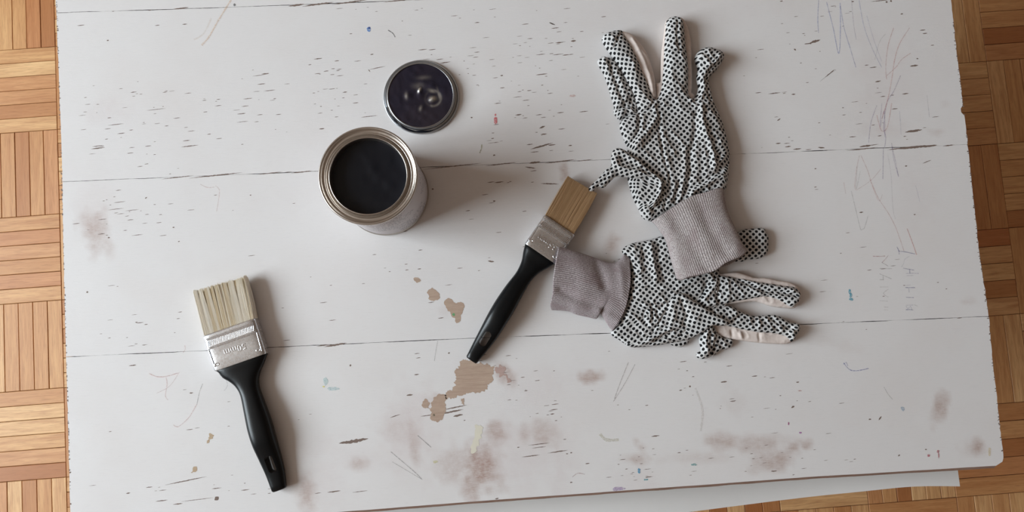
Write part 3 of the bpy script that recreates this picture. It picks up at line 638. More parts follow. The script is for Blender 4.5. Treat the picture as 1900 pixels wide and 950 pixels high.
# child's capital letters, written up the right of the table: MAMI and, beside it, a second word
zL = lambda p: zz(5.937, 1600, 440, p)
G1, R1, B1 = (140, 130, 128), (190, 130, 130), (110, 112, 165)
line(zL([(115, 210), (180, 212), (250, 208)]), 1.2, R1, .75)
line(zL([(285, 200), (250, 245), (215, 280)]), 1.1, R1, .6); line(zL([(215, 280), (285, 320)]), 1.1, G1, .5); line(zL([(190, 345), (325, 347)]), 1.1, G1, .55)
line(zL([(190, 405), (320, 460)]), 1.1, G1, .55); line(zL([(190, 470), (232, 468)]), 1.1, G1, .5); line(zL([(228, 425), (228, 475)]), 1.1, G1, .6)
line(zL([(190, 550), (285, 547)]), 1.0, G1, .4); line(zL([(285, 575), (230, 620), (285, 662)]), 1.0, G1, .4); line(zL([(190, 700), (280, 705)]), 1.0, G1, .3); line(zL([(235, 770), (285, 772)]), 1.0, G1, .35); line(zL([(235, 800), (285, 802)]), 1.0, G1, .2)
line(zL([(380, 108), (400, 150), (405, 190)]), 1.3, B1, .8); line(zL([(398, 156), (470, 162), (580, 186)]), 1.3, B1, .8)
line(zL([(520, 210), (465, 245), (455, 290), (430, 330)]), 1.1, B1, .3); line(zL([(450, 342), (500, 352), (570, 364)]), 1.2, B1, .7); line(zL([(520, 352), (522, 398)]), 1.3, B1, .7); line(zL([(480, 400), (560, 398), (620, 400)]), 1.2, B1, .5); line(zL([(485, 425), (560, 422)]), 1.0, B1, .4)
line(zL([(470, 556), (580, 556)]), 1.3, B1, .75); line(zL([(510, 560), (515, 610)]), 1.1, B1, .5); line(zL([(480, 530), (530, 528)]), 1.0, B1, .35); line(zL([(480, 663), (565, 666)]), 1.3, B1, .65)
line(zL([(478, 800), (520, 798), (560, 803)]), 1.3, B1, .7); line(zL([(480, 760), (500, 790), (530, 760), (545, 800)]), 1.1, B1, .5); line(zL([(480, 750), (560, 748)]), 1.0, B1, .4); line(zL([(570, 745), (610, 760)]), 1.0, G1, .4)
for (pn, key), (V, Fc) in deco.d.items():
    pl = bpy.data.objects[pn]
    if key == 'chips': o = mesh_obj('paint_chips', V, Fc, M_dark, pl)
    else: o = mesh_obj('crayon_scribble', V, Fc, bpy.data.materials[key.split('|')[1]], pl)
    o['kind'] = 'stuff'

# ------------------------------------------------------------------ sheet of paper under the table
low = [(1779, 901.6), (1731.6, 901), (1689.5, 902), (1647, 906), (1605, 911), (1552, 916.7), (1500, 922.6), (1274, 950), (900, 992), (500, 1035), (200, 1065)]
zp = -.050
lw = resample(catmull(Pxy(low, zp), .01, False), 80); xr_ = P(1777, 870, zp)[0]; up = np.stack([np.linspace(xr_, -.42, 80), np.full(80, -.080)], 1)
V, Fc = [], []
for j in range(24):
    t = j / 23
    for i in range(80):
        p = lw[i] * (1 - t) + up[i] * t; zw = .0016 * max(0, 1 - t * 3) * math.sin(i * .22 + 1) * (1 if i < 50 else .3)
        V.append((p[0], p[1], TH + zp + zw + .0006))
for j in range(23):
    for i in range(79): Fc.append((j * 80 + i, j * 80 + i + 1, j * 80 + 80 + i + 1, j * 80 + 80 + i))
o = mesh_obj('paper_sheet', V, Fc, M_paper, smooth=True)
o['label'] = 'long white sheet of paper sticking out from under the bottom edge of the table'; o['category'] = 'paper'

# ------------------------------------------------------------------ paint can
CB = P(716.6, 358.6, 0)
can = empty('paint_can', (CB[0], CB[1], TH), 'open tin paint can filled with dark navy paint, standing left of the table middle', 'can')
Hc = .091; rb = .0408; ro = .0425
lathe('body', [(.0, .0012), (rb - .003, .0012), (rb - .0015, .0004), (rb + .0002, .0002), (rb + .0012, .0012), (rb + .0012, .0026), (rb, .0034), (rb, Hc - .006), (rb + .0003, Hc - .004)], M_tin, can)
lathe('label_wrap', [(rb + .0001, .0045), (rb + .0004, .0048), (rb + .0004, Hc - .0095), (rb + .0001, Hc - .009)], mat_label(), can)
o_r = .0430
prof = [(rb + .0002, Hc - .0052), (o_r - .0006, Hc - .0040), (o_r, Hc - .0024), (o_r - .0003, Hc - .0008), (o_r - .0012, Hc), (o_r - .0022, Hc - .0005), (o_r - .0028, Hc - .0016),
        (o_r - .0034, Hc - .0026), (o_r - .0052, Hc - .0030), (o_r - .0058, Hc - .0024), (o_r - .0064, Hc - .0030), (.0362, Hc - .0034), (.0356, Hc - .0048), (.0350, Hc - .0048), (.0346, Hc - .0030),
        (.0340, Hc - .0016), (.0334, Hc - .0012), (.0329, Hc - .0018), (.0326, Hc - .0032), (.0326, Hc - .012)]
rim = lathe('rim', prof, M_tin, can, n=128)
md = rim.modifiers.new('s', 'SUBSURF'); md.levels = 1; md.render_levels = 1
# paint: disc with soft ripples
def disc_grid(name, rad, z, mat, parent, hf, nr=40, na=96):
    V = [(0, 0, z + hf(0, 0))]; Fc = []
    for i in range(1, nr + 1):
        for k in range(na):
            a = 2 * math.pi * k / na; x, y = rad * i / nr * math.cos(a), rad * i / nr * math.sin(a); V.append((x, y, z + hf(x, y)))
    for k in range(na): Fc.append((0, 1 + k, 1 + (k + 1) % na))
    for i in range(nr - 1):
        for k in range(na): a = 1 + i * na; Fc.append((a + k, a + na + k, a + na + (k + 1) % na, a + (k + 1) % na))
    return mesh_obj(name, V, Fc, mat, parent, smooth=True)
def hpaint(x, y):
    r = math.hypot(x, y); return .0004 * float(vnoise(np.array([x * 120 + 40]), np.array([y * 120 + 40]))[0]) + .0006 * (r / .0326) ** 8 + .0004 * math.exp(-((x - .003) ** 2 + (y - .008) ** 2) / .00003)
disc_grid('paint', .0327, Hc - .0105, mat_paint('navy_paint', (10, 11, 17), .35, .10, (13, 16, 26)), can, hpaint)

# ------------------------------------------------------------------ lid, inner side up
LB = P(781.7, 180.2, .001)
lid = empty('can_lid', (LB[0], LB[1], TH), 'round tin can lid smeared with dark paint, lying inner side up above the can', 'lid')
lathe('flange', [(.0325, .0022), (.0340, .0012), (.0352, .0010), (.0362, .0018), (.0370, .0024), (.0375, .0020), (.0376, .0010), (.0370, .0003), (.0358, .0003), (.0340, .0004), (.0330, .0008)], mat_tin('lid_tin', (186, 190, 194), .3, .15), lid, n=128, closed=True)
lathe('plug_wall', [(.0338, .0010), (.0338, .0030), (.0336, .0055), (.0332, .0066), (.0325, .0069), (.0320, .0066)], mat_tin('smeared_tin', (168, 172, 176), .3, .4), lid, n=128)
DB = [(-.0005, .0052, .0018, .002, .0030), (.0112, -.0045, .0030, .0034, .0030), (.0118, -.0035, -.0016, .0075, .0065), (-.0135, .001, .0009, .003, .003), (.0000, -.0135, .0009, .003, .0035), (.012, .009, .0012, .005, .003), (.0035, .013, .0006, .004, .003)]
def hlid(x, y):
    h = 0
    for cx, cy, a, sx, sy in DB: h += a * math.exp(-((x - cx) / sx) ** 2 / 1.2 - ((y - cy) / sy) ** 2 / 1.2)
    return h * .8 + .0005 * float(vnoise(np.array([x * 180 + 9]), np.array([y * 180 + 5]))[0])
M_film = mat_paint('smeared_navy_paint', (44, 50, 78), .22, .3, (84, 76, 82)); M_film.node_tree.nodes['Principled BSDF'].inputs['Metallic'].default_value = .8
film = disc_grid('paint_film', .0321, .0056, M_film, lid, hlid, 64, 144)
PAINTED_GLINTS = [(-.0008, .0058, .0012, .0026, .9, -35), (.0118, -.0040, .0034, .0022, .85, 10), (.0113, .0040, .0036, .0016, .5, -20), (.0180, -.0010, .0010, .0060, .4, 10), (-.0142, .0008, .0016, .0032, .35, 0), (-.0010, -.0128, .0014, .0026, .35, -20), (.0040, .0180, .006, .002, .2, 0), (-.002, .010, .005, .003, .2, 0)]  # pale spots: reflections on the lid, painted into the film colour
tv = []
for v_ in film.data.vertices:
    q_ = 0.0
    for cx, cy, sx, sy, a_, an in PAINTED_GLINTS:
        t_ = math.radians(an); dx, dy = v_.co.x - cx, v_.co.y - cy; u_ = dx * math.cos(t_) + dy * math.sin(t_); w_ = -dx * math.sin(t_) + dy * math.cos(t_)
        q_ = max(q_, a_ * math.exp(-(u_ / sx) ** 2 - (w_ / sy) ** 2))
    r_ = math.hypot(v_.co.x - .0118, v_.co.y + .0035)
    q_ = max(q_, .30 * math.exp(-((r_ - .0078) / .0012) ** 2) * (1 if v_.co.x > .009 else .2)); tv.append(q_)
film.data.attributes.new('painted_glint', 'FLOAT', 'POINT').data.foreach_set('value', tv)
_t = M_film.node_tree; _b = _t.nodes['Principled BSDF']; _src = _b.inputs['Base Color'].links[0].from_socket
_a = _t.nodes.new('ShaderNodeAttribute'); _a.attribute_name = 'painted_glint'; _m = _t.nodes.new('ShaderNodeMix'); _m.data_type = 'RGBA'
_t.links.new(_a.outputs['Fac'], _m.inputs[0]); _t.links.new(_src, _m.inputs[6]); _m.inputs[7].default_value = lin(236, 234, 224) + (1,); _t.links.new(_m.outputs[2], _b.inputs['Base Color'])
# wet paint caught in the flange on the near side
V, Fc = [], []
N = 90
for i in range(N + 1):
    a = math.radians(192 + i * (285 - 192) / N); t = i / N; wdt = .0011 * (0.3 + abs(math.sin(t * 9)) * .9) * math.sin(math.pi * min(1, t * 1.02)) ** .4
    rc = .0352 + .0004 * math.sin(t * 14)
    for q in range(7):
        b_ = math.pi * q / 6; V.append(((rc + wdt * math.cos(b_)) * math.cos(a), (rc + wdt * math.cos(b_)) * math.sin(a), .0013 + .0012 * math.sin(b_)))
for i in range(N):
    for q in range(6): Fc.append((i * 7 + q, i * 7 + q + 1, i * 7 + 8 + q, i * 7 + 7 + q))
mesh_obj('wet_paint_bead', V, Fc, mat_paint('wet_navy_paint', (16, 18, 28), .08), lid, smooth=True)

# ------------------------------------------------------------------ paint brushes
def loft(name, st, mat, parent, nseg=28, p=2.4, cap=True, axis=None):
    """stations: (y, half width, half thickness, centre x, centre z)"""
    V, Fc = [], []
    for (y, wx, hz, cx, cz) in st:
        for k in range(nseg):
            a = 2 * math.pi * k / nseg; c, s = math.cos(a), math.sin(a)
            V.append((cx + wx * math.copysign(abs(c) ** (2 / p), c), y, cz + hz * math.copysign(abs(s) ** (2 / p), s)))
    for j in range(len(st) - 1):
        for k in range(nseg):
            k2 = (k + 1) % nseg; Fc.append((j * nseg + k, (j + 1) * nseg + k, (j + 1) * nseg + k2, j * nseg + k2))
    if cap: Fc.append(tuple(range(nseg))); Fc.append(tuple((len(st) - 1) * nseg + k for k in range(nseg))[::-1])
    o = mesh_obj(name, V, Fc, mat, parent, smooth=True)
    bm = bmesh.new(); bm.from_mesh(o.data); bmesh.ops.recalc_face_normals(bm, faces=bm.faces); bm.to_mesh(o.data); bm.free()
    return o
def smooth_st(st, n):
    a = np.array(st); y = a[:, 0]; t = np.r_[0, np.cumsum(np.abs(np.diff(y)))]
    c = catmull(a, .004, False); return [tuple(r) for r in c]
def bars(name, lst, mat, parent):
    """small rounded bars ((x0,y0),(x1,y1), half width, z, height) joined into one part"""
    V, Fc = [], []
    for (p, q, wd, z, h) in lst:
        p = np.array(p); q = np.array(q); d = q - p; L = np.linalg.norm(d); d /= L; n = np.array([-d[1], d[0]]); b0 = len(V)
        for e, s in ((p, -1), (q, 1)):
            for a in (0, 45, 90, 135, 180):
                c_, s_ = math.cos(math.radians(a)), math.sin(math.radians(a)); xy = e + n * wd * c_ + d * s * wd * .4 * (1 if a in (0, 180) else .2); V.append((xy[0], xy[1], z + h * s_))
        for k in range(4): Fc.append((b0 + k, b0 + 5 + k, b0 + 6 + k, b0 + k + 1))
        Fc.append(tuple(b0 + k for k in range(5))); Fc.append(tuple(b0 + 5 + k for k in range(5))[::-1])
    return mesh_obj(name, V, Fc, mat, parent, smooth=False)
def make_brush(label, fa, fb, tip, hend, width, flen, blen, hlen, text, ragged, Mb, Mcore, hb_w, slot, zoff=0.0, bend=0.0):
    """fa: pixel at the middle of ferrule's handle side, fb: middle of ferrule's bristle side. Local +y points to the bristle tip."""
    zt = .010
    A = P(*fa, zt); B = P(*fb, zt)
    d = (B - A)[:2]; ang = math.atan2(d[1], d[0]) - math.pi / 2
    root = empty('paint_brush', (A[0], A[1], TH), label, 'brush', ang, 'flat paint brushes on the table')
    W2 = width / 2; T2 = .0072; zc = .0078
    # ferrule: flat tube with rounded edges, slightly belled at the bristle side
    fer = loft('ferrule', [(-.001, W2 - .0008, T2 - .0002, 0, zc), (0, W2, T2, 0, zc), (flen * .3, W2, T2, 0, zc), (flen * .62, W2, T2, 0, zc), (flen * .66, W2 + .0002, T2 + .0003, 0, zc), (flen * .7, W2, T2, 0, zc), (flen * .88, W2, T2, 0, zc), (flen * .93, W2 + .0003, T2 + .0004, 0, zc), (flen * .985, W2 + .0001, T2, 0, zc), (flen, W2 - .0006, T2 - .0006, 0, zc), (flen - .002, W2 - .0012, T2 - .0012, 0, zc)], M_ferrule, root, nseg=64, p=7, cap=False)
    ztop = zc + T2
    L = []
    kx = W2 * .90
    for yy in (flen * .60, flen * .635, flen * .845, flen * .88): L.append(((-kx, yy), (kx, yy), .0005, ztop - .0001, .0005))
    nb = int(width / .0016)
    for i in range(nb):
        x = -kx + (i + .5) * 2 * kx / nb; L.append(((x - .0006, flen * .67), (x + .0006, flen * .81), .00034, ztop - .0001, .00042))
    for s in (-1, 1):   # folded seams and crimps near the edges
        L.append(((s * W2 * .90, flen * .08), (s * W2 * .93, flen * .60), .0005, ztop - .0004, .0006))
    o = bars('embossed_band', L, M_ferrule, fer)
    for s in (-1, 1):
        V, Fc = [], []
        prof = [(.0024, 0), (.0019, .0005), (.0013, .0002), (.0007, -.0003), (0.0001, -.0004)]
        for r_, z_ in prof:
            for k in range(16): a = 2 * math.pi * k / 16; V.append((s * W2 * .80 + r_ * math.cos(a) * 1.15, flen * .13 + r_ * math.sin(a) * .7, ztop - .0002 + z_ * 1.2))
        for j in range(4):
            for k in range(16): Fc.append((j * 16 + k, j * 16 + (k + 1) % 16, j * 16 + 16 + (k + 1) % 16, j * 16 + 16 + k))
        mesh_obj('rivet_dimple', V, Fc, M_ferrule, fer, smooth=True)
    cu = bpy.data.curves.new('t', 'FONT'); cu.body = text; cu.size = .0082; cu.extrude = .0003; cu.bevel_depth = .00018; cu.align_x = 'CENTER'; cu.align_y = 'CENTER'; cu.space_character = 1.08
    to = bpy.data.objects.new('t', cu); col.objects.link(to); dg = bpy.context.evaluated_depsgraph_get()
    me = bpy.data.meshes.new_from_object(to.evaluated_get(dg)); bpy.data.objects.remove(to)
    me.transform(Matrix.Translation((0, flen * .36, ztop - .0001)) @ Matrix.Rotation(math.pi, 4, 'Z')); me.materials.clear(); me.materials.append(M_ferrule)
    link(bpy.data.objects.new('size_lettering', me), fer)
    # handle
    H = local(root, [list(P(*q, .008)) for q in hend])
    hx = lambda y: float(np.interp(-y, [-h[1] for h in H], [h[0] for h in H]))
    st = [(.0015, W2 - .0012, .0062, 0, zc), (-.0012, W2 - .0004, .0066, 0, zc), (-.0030, W2 * .93, .0068, 0, zc)]
    for f_, ww, tt in hb_w:
        y = -hlen * f_; st.append((y, ww, tt, hx(y), max(tt, .0055) + .0003))
    st.append((-hlen, hb_w[-1][1] * .86, .0036, hx(-hlen), .0056))
    # dense resample
    a = np.array(st); tpar = np.r_[0, np.cumsum(np.linalg.norm(np.diff(a[:, :2], axis=0), axis=1))]
    c = catmull(np.c_[a], .002, False); c = c[:]
    hd = loft('handle', [tuple(r) for r in c], M_black, root, nseg=40, p=2.6)
    # hanging slot cut right through
    sy = -hlen * slot[0]; bm = bmesh.new(); ring = []
    for zz_ in (-.01, .03):
        r_ = []
        for k in range(24):
            a_ = 2 * math.pi * (k + .5) / 24; tl = math.atan2(hx(sy + .01) - hx(sy - .01), .02); lx = slot[2] * math.cos(a_); ly = math.copysign(slot[1] - slot[2], math.sin(a_)) + slot[2] * math.sin(a_); r_.append(bm.verts.new((hx(sy) + lx * math.cos(tl) + ly * math.sin(tl), sy + ly * math.cos(tl) - lx * math.sin(tl), zz_)))
        ring.append(r_)
    for k in range(24): bm.faces.new((ring[0][k], ring[0][(k + 1) % 24], ring[1][(k + 1) % 24], ring[1][k]))
    bm.faces.new(ring[0][::-1]); bm.faces.new(ring[1]); bmesh.ops.recalc_face_normals(bm, faces=bm.faces)
    me = bpy.data.meshes.new('c'); bm.to_mesh(me); bm.free(); cut = bpy.data.objects.new('c', me); col.objects.link(cut)
    cut.location = root.location; cut.rotation_euler = root.rotation_euler
    bo = hd.modifiers.new('b', 'BOOLEAN'); bo.operation = 'DIFFERENCE'; bo.object = cut; bo.solver = 'EXACT'
    bpy.context.view_layer.update(); dg = bpy.context.evaluated_depsgraph_get()
    nm = bpy.data.meshes.new_from_object(hd.evaluated_get(dg)); hd.modifiers.clear(); hd.data = nm; bpy.data.objects.remove(cut)
    nm.name = 'handle'
    try:
        nm.set_sharp_from_angle(angle=math.radians(50))
    except Exception: pass
    # bristles
    TX = local(root, [list(P(*q, .010)) for q in tip])
    xl, xr = TX[0][0], TX[1][0]; yl, yr = TX[0][1], TX[1][1]
    core = loft('bristle_core', [(flen - .004, W2 - .0022, T2 - .0022, 0, zc), (flen + blen * .4, (W2 - .0022), T2 - .0028, (xl + xr) / 2 * .4, zc), (flen + blen * .84, (xr - xl) / 2 - .0024, T2 - .0032, (xl + xr) / 2 * .84, zc), (flen + blen * .93, (xr - xl) / 2 - .004, T2 - .0052, (xl + xr) / 2 * .93, zc)], Mcore, root, nseg=32, p=6)
    V, Fc, T = [], [], []
    rg = random.Random(3 + int(width * 1000))
    nh = int(width * 1000 * (64 if ragged else 46)); ncl = int(width * 1000 * .5)
    clx = sorted(rg.uniform(-1, 1) for _ in range(ncl)); clo = [rg.gauss(0, 1) for _ in range(ncl)]; clt = [rg.random() for _ in range(ncl)]
    for i in range(nh):
        u = rg.uniform(-1, 1); v = rg.uniform(-1, 1)
        if rg.random() < .7: v = 1 - abs(rg.gauss(0, .15))
        elif rg.random() < .5: u = math.copysign(1 - abs(rg.gauss(0, .03)), rg.uniform(-1, 1))
        ci = min(range(ncl), key=lambda q: abs(clx[q] - u))
        u2 = u + ((clx[ci] - u) * .32 + clo[ci] * .012 if ragged else rg.gauss(0, .008)); u2 = max(-1.0, min(1.0, u2))
        f = (u2 + 1) / 2; yt = yl * (1 - f) + yr * f
        yt += (rg.gauss(0, .0007) + clo[ci] * .0004) if ragged else rg.gauss(0, .0004)
        yt -= abs(v) ** 3 * (.0020 if ragged else .0012)
        x0 = u * (W2 - .0012); z0 = zc + v * (T2 - .0014); x1 = (xl * (1 - f) + xr * f); z1 = zc + v * (T2 - (.0022 if ragged else .0030)) + (clo[ci] * .0005 if ragged else 0)
        rr = rg.uniform(.00013, .00024); b0 = len(V); tn = min(1, max(0, clt[ci] * .6 + rg.random() * .5)) if ragged else rg.random()
        bow = rg.gauss(0, .0004) + (.0004 * clo[ci] if ragged else 0)
        for q in range(4):
            t = q / 3; x = x0 + (x1 - x0) * t + bow * math.sin(math.pi * t); z = z0 + (z1 - z0) * t + .0004 * math.sin(math.pi * t) * (1 if v > 0 else -1); y = flen - .003 + (yt - flen + .003) * t
            z = max(z, .0007)
            r_ = rr * (1 - .35 * t)
            for a in (90, 210, 330): V.append((x + r_ * math.cos(math.radians(a)), y, z + r_ * math.sin(math.radians(a)))); T.append(tn)
        for q in range(3):
            for a in range(3): Fc.append((b0 + q * 3 + a, b0 + q * 3 + (a + 1) % 3, b0 + q * 3 + 3 + (a + 1) % 3, b0 + q * 3 + 3 + a))
        Fc.append((b0 + 9, b0 + 10, b0 + 11))
    o = mesh_obj('bristles', V, Fc, Mb, root); o['kind'] = 'stuff'
    at = o.data.attributes.new('tone', 'FLOAT', 'POINT'); at.data.foreach_set('value', T)
    return root
hw_l = [(.07, .0205, .0070), (.12, .0150, .0070), (.17, .0112, .0070), (.24, .0094, .0072), (.36, .0104, .0082), (.50, .0116, .0088), (.62, .0114, .0086), (.74, .0104, .0068), (.86, .0091, .0056), (.96, .0076, .0050), (.99, .0072, .0046)]
make_brush('wide flat brush with cream bristles, 50mm stamped ferrule and black handle, alone at lower left', (447.3, 670.5), (427.2, 607.5), [(358.5, 541), (455, 513)],
           [(447.3, 670.5), (452, 690), (459, 712), (470, 745), (483, 790), (496, 835), (507, 867), (518, 912)], .0515, .0345, .0445, .1265, '50mm', True,
           mat_bristle('cream_bristle', (232, 214, 180), (255, 252, 246)), mat_plain('cream_bristle_core', lin(226, 208, 174), .7, nscale=300), hw_l, (.795, .0086, .0038))
hw_r = [(.07, .0140, .0068), (.12, .0110, .0068), (.17, .0092, .0068), (.24, .0083, .0070), (.36, .0094, .0080), (.50, .0104, .0086), (.62, .0102, .0084), (.74, .0094, .0066), (.86, .0080, .0054), (.96, .0065, .0048), (.99, .0062, .0044)]
make_brush('narrower brush with tan bristles and black handle, its ferrule touching the lower glove cuff', (1002.5, 469.5), (1037.5, 418.5), [(1053.5, 327), (1108, 359)],
           [(1002.5, 469.5), (990, 487), (975, 508), (953, 541), (932, 576), (912, 609), (905.5, 621), (876, 666)], .0350, .0330, .0445, .1225, '35mm', False,
           mat_bristle('tan_bristle', (158, 126, 92), (208, 176, 138)), mat_plain('tan_bristle_core', lin(146, 116, 84), .7, nscale=300), hw_r, (.80, .0078, .0036))
# ------------------------------------------------------------------ gloves
def hsamp(grid, x0, y0, st, q):
    u = (q[:, 0] - x0) / st; v = (q[:, 1] - y0) / st
    i = np.clip(np.floor(u).astype(int), 0, grid.shape[0] - 2); j = np.clip(np.floor(v).astype(int), 0, grid.shape[1] - 2); a = u - i; b = v - j
    return grid[i, j] * (1 - a) * (1 - b) + grid[i + 1, j] * a * (1 - b) + grid[i, j + 1] * (1 - a) * b + grid[i + 1, j + 1] * a * b
def idw(q, ctl):
    """ctl: list of (xy, value)"""
    if len(ctl) == 1: return np.full(len(q), ctl[0][1])
    p = np.array([c[0] for c in ctl]); v = np.array([c[1] for c in ctl])
    w_ = 1 / (((q[:, None, :] - p[None]) ** 2).sum(2) + 1e-6) ** 1.0
    return (w_ * v).sum(1) / w_.sum(1)
def cloth(name, parent, px, mat, zc=.004, Ht=.006, Rr=.009, strokes=(), rot=0.0, bends=(), noise=(.0012, 55, .0), Hb=.003, step=.00105, seed=0, label=None, pw=.5, zmin=.0004):
    """a puffed fabric piece: outline (photo pixels), mid-height zc (number or [(px,py,z)...]), top rise Ht reached at a distance Rr from the edge,
    fold strokes (pixel polyline, amplitude, width), uv rotation and finger bends so that the printed dots follow the cloth"""
    zl = zc if isinstance(zc, (list, tuple)) else [(950, 475, zc)]
    zm = np.mean([z[2] for z in zl])
    ctl = [(P(a, b, z)[:2], z) for a, b, z in zl]
    out = catmull(Pxy(px, zm), .0011)
    lo_, hi_ = out.min(0), out.max(0)
    # hexagonal interior points
    xs = np.arange(lo_[0], hi_[0], step); ys = np.arange(lo_[1], hi_[1], step * .866)
    g = np.array([(x + (step / 2 if j % 2 else 0), y) for j, y in enumerate(ys) for x in xs])
    g = g[inside(g, out)]; dd = dist_poly(g, out); g = g[dd > step * .55]
    allp = np.vstack([out, g]); n0 = len(out)
    vs, es, fs, _, _, _ = delaunay_2d_cdt([Vector(p) for p in allp], [(i, (i + 1) % n0) for i in range(n0)], [], 1, 1e-7)
    q = np.array([tuple(v) for v in vs])
    S_ = [(catmull(Pxy(p_, zm + .004), .003, False), a_, w2) for p_, a_, w2 in strokes]
    def puff(d): return Ht * (1 - (1 - np.clip(d / Rr, 0, 1)) ** 2) ** pw
    def folds(q, d):
        add = np.zeros(len(q))
        for pl, a_, w2 in S_:
            ds = dist_poly(q, pl, False); add += 1.35 * a_ * np.exp(-(ds / w2) ** 2)
        c_, s_ = math.cos(rot), math.sin(rot)
        u = q[:, 0] * c_ + q[:, 1] * s_; v = -q[:, 0] * s_ + q[:, 1] * c_
        wx = vnoise(u * 40 + seed, v * 40 + 3) * .6
        r1 = 1 - np.abs(2 * vnoise(u * noise[1] * 1.3 + wx + seed * 7, v * noise[1] * .55 + wx + seed) - 1)
        r2 = vnoise(u * noise[1] * 2.6 + seed, v * noise[1] * 1.5 + seed * 3)
        add += 1.25 * noise[0] * ((r1 ** 2 - .4) * 1.0 + (r2 - .5) * .6)
        r3 = 1 - np.abs(2 * vnoise(u * noise[1] * 1.9 + v * noise[1] * 1.1 + seed * 5 + 40, v * noise[1] * 1.6 - u * noise[1] * .7 + 90) - 1)
        add += noise[0] * 1.1 * (r3 ** 5 - .15)
        return add * np.clip(d / .004, 0, 1)
    gs = .001
    nx = int((hi_[0] - lo_[0]) / gs) + 6; ny = int((hi_[1] - lo_[1]) / gs) + 6; X0, Y0 = lo_[0] - .003, lo_[1] - .003
    GX, GY = np.meshgrid(X0 + np.arange(nx) * gs, Y0 + np.arange(ny) * gs, indexing='ij'); gp = np.stack([GX.ravel(), GY.ravel()], 1)
    gd = dist_poly(gp, out) * np.where(inside(gp, out), 1, 0)
    H = folds(gp, gd).reshape(nx, ny)
    hx_ = np.clip(np.gradient(H, gs, axis=0), -1.6, 1.6); hy_ = np.clip(np.gradient(H, gs, axis=1), -1.6, 1.6)
    U = np.cumsum(np.sqrt(1 + hx_ ** 2) - 1, 0) * gs; Vv = np.cumsum(np.sqrt(1 + hy_ ** 2) - 1, 1) * gs
    U -= U[nx // 2: nx // 2 + 1, :]; Vv -= Vv[:, ny // 2: ny // 2 + 1]
    # smooth the extra length across rows so that the print does not tear
    def sm(A, ax, r):
        k = np.exp(-np.linspace(-2, 2, 2 * r + 1) ** 2); k /= k.sum(); return np.apply_along_axis(lambda m: np.convolve(np.pad(m, r, 'edge'), k, 'valid'), ax, A)
    U = sm(U, 1, 5); Vv = sm(Vv, 0, 5)
    d = dist_poly(q, out); d[:n0] = 0
    zb = idw(q, ctl); ht = puff(d) + folds(q, d)
    D_ = gd.reshape(nx, ny); gxd = sm(sm(np.gradient(D_, gs, axis=0), 0, 2), 1, 2); gyd = sm(sm(np.gradient(D_, gs, axis=1), 0, 2), 1, 2)
    tt = np.linspace(0, Rr, 200); sl = np.clip(np.gradient(puff(tt), tt), 0, 2.2); ex = np.cumsum((np.sqrt(1 + sl ** 2) - 1)[::-1])[::-1] * (tt[1] - tt[0])
    en = np.interp(d, tt, ex)
    uv = q.copy(); uv[:, 0] += hsamp(U, X0, Y0, gs, q) - en * hsamp(gxd, X0, Y0, gs, q); uv[:, 1] += hsamp(Vv, X0, Y0, gs, q) - en * hsamp(gyd, X0, Y0, gs, q)
    for piv, tip_, an, ln in bends:
        pv = P(*piv, zm)[:2]; tp = P(*tip_, zm)[:2]; dr = (tp - pv) / np.linalg.norm(tp - pv); sd = np.array([-dr[1], dr[0]])
        al = (q - pv) @ dr; ac = np.abs((q - pv) @ sd)
        wt = np.clip(al / ln, 0, 1); wt = wt * wt * (3 - 2 * wt) * np.clip((.021 - ac) / .008, 0, 1)
        th = np.radians(an) * wt; r = uv - pv
        uv = np.stack([pv[0] + r[:, 0] * np.cos(th) - r[:, 1] * np.sin(th), pv[1] + r[:, 0] * np.sin(th) + r[:, 1] * np.cos(th)], 1)
    c_, s_ = math.cos(rot), math.sin(rot)
    uvm = np.stack([uv[:, 0] * c_ + uv[:, 1] * s_, -uv[:, 0] * s_ + uv[:, 1] * c_], 1) * 1000
    N = len(q); tb = np.clip(d / Rr, 0, 1); fb = (1 - (1 - tb) ** 2) ** .5
    top = np.c_[q, TH + zb + ht]; bot = np.c_[q, TH + np.maximum(zmin, zb - Hb * fb)]
    top[:, 2] = np.maximum(top[:, 2], bot[:, 2] + .0004 * (d > 0))
    on = np.where(d < 1e-7)[0]; remap = np.arange(N) + N; 
    for i in on[on < n0]: remap[i] = i
    Fc = []
    for f in fs:
        a, b, c = f[0], f[1], f[2]
        cr = (q[b] - q[a])[0] * (q[c] - q[a])[1] - (q[b] - q[a])[1] * (q[c] - q[a])[0]
        if cr < 0: a, b, c = c, b, a
        Fc.append((a, b, c)); Fc.append((remap[c], remap[b], remap[a]))
    V = np.vstack([top, bot])
    o = mesh_obj(name, local(parent, V), Fc, mat, parent, smooth=True, uv=np.vstack([uvm, uvm]))
    bm = bmesh.new(); bm.from_mesh(o.data); bmesh.ops.delete(bm, geom=[v for v in bm.verts if not v.link_faces], context='VERTS'); bm.to_mesh(o.data); bm.free()
    if label: o['label'] = label
    return o

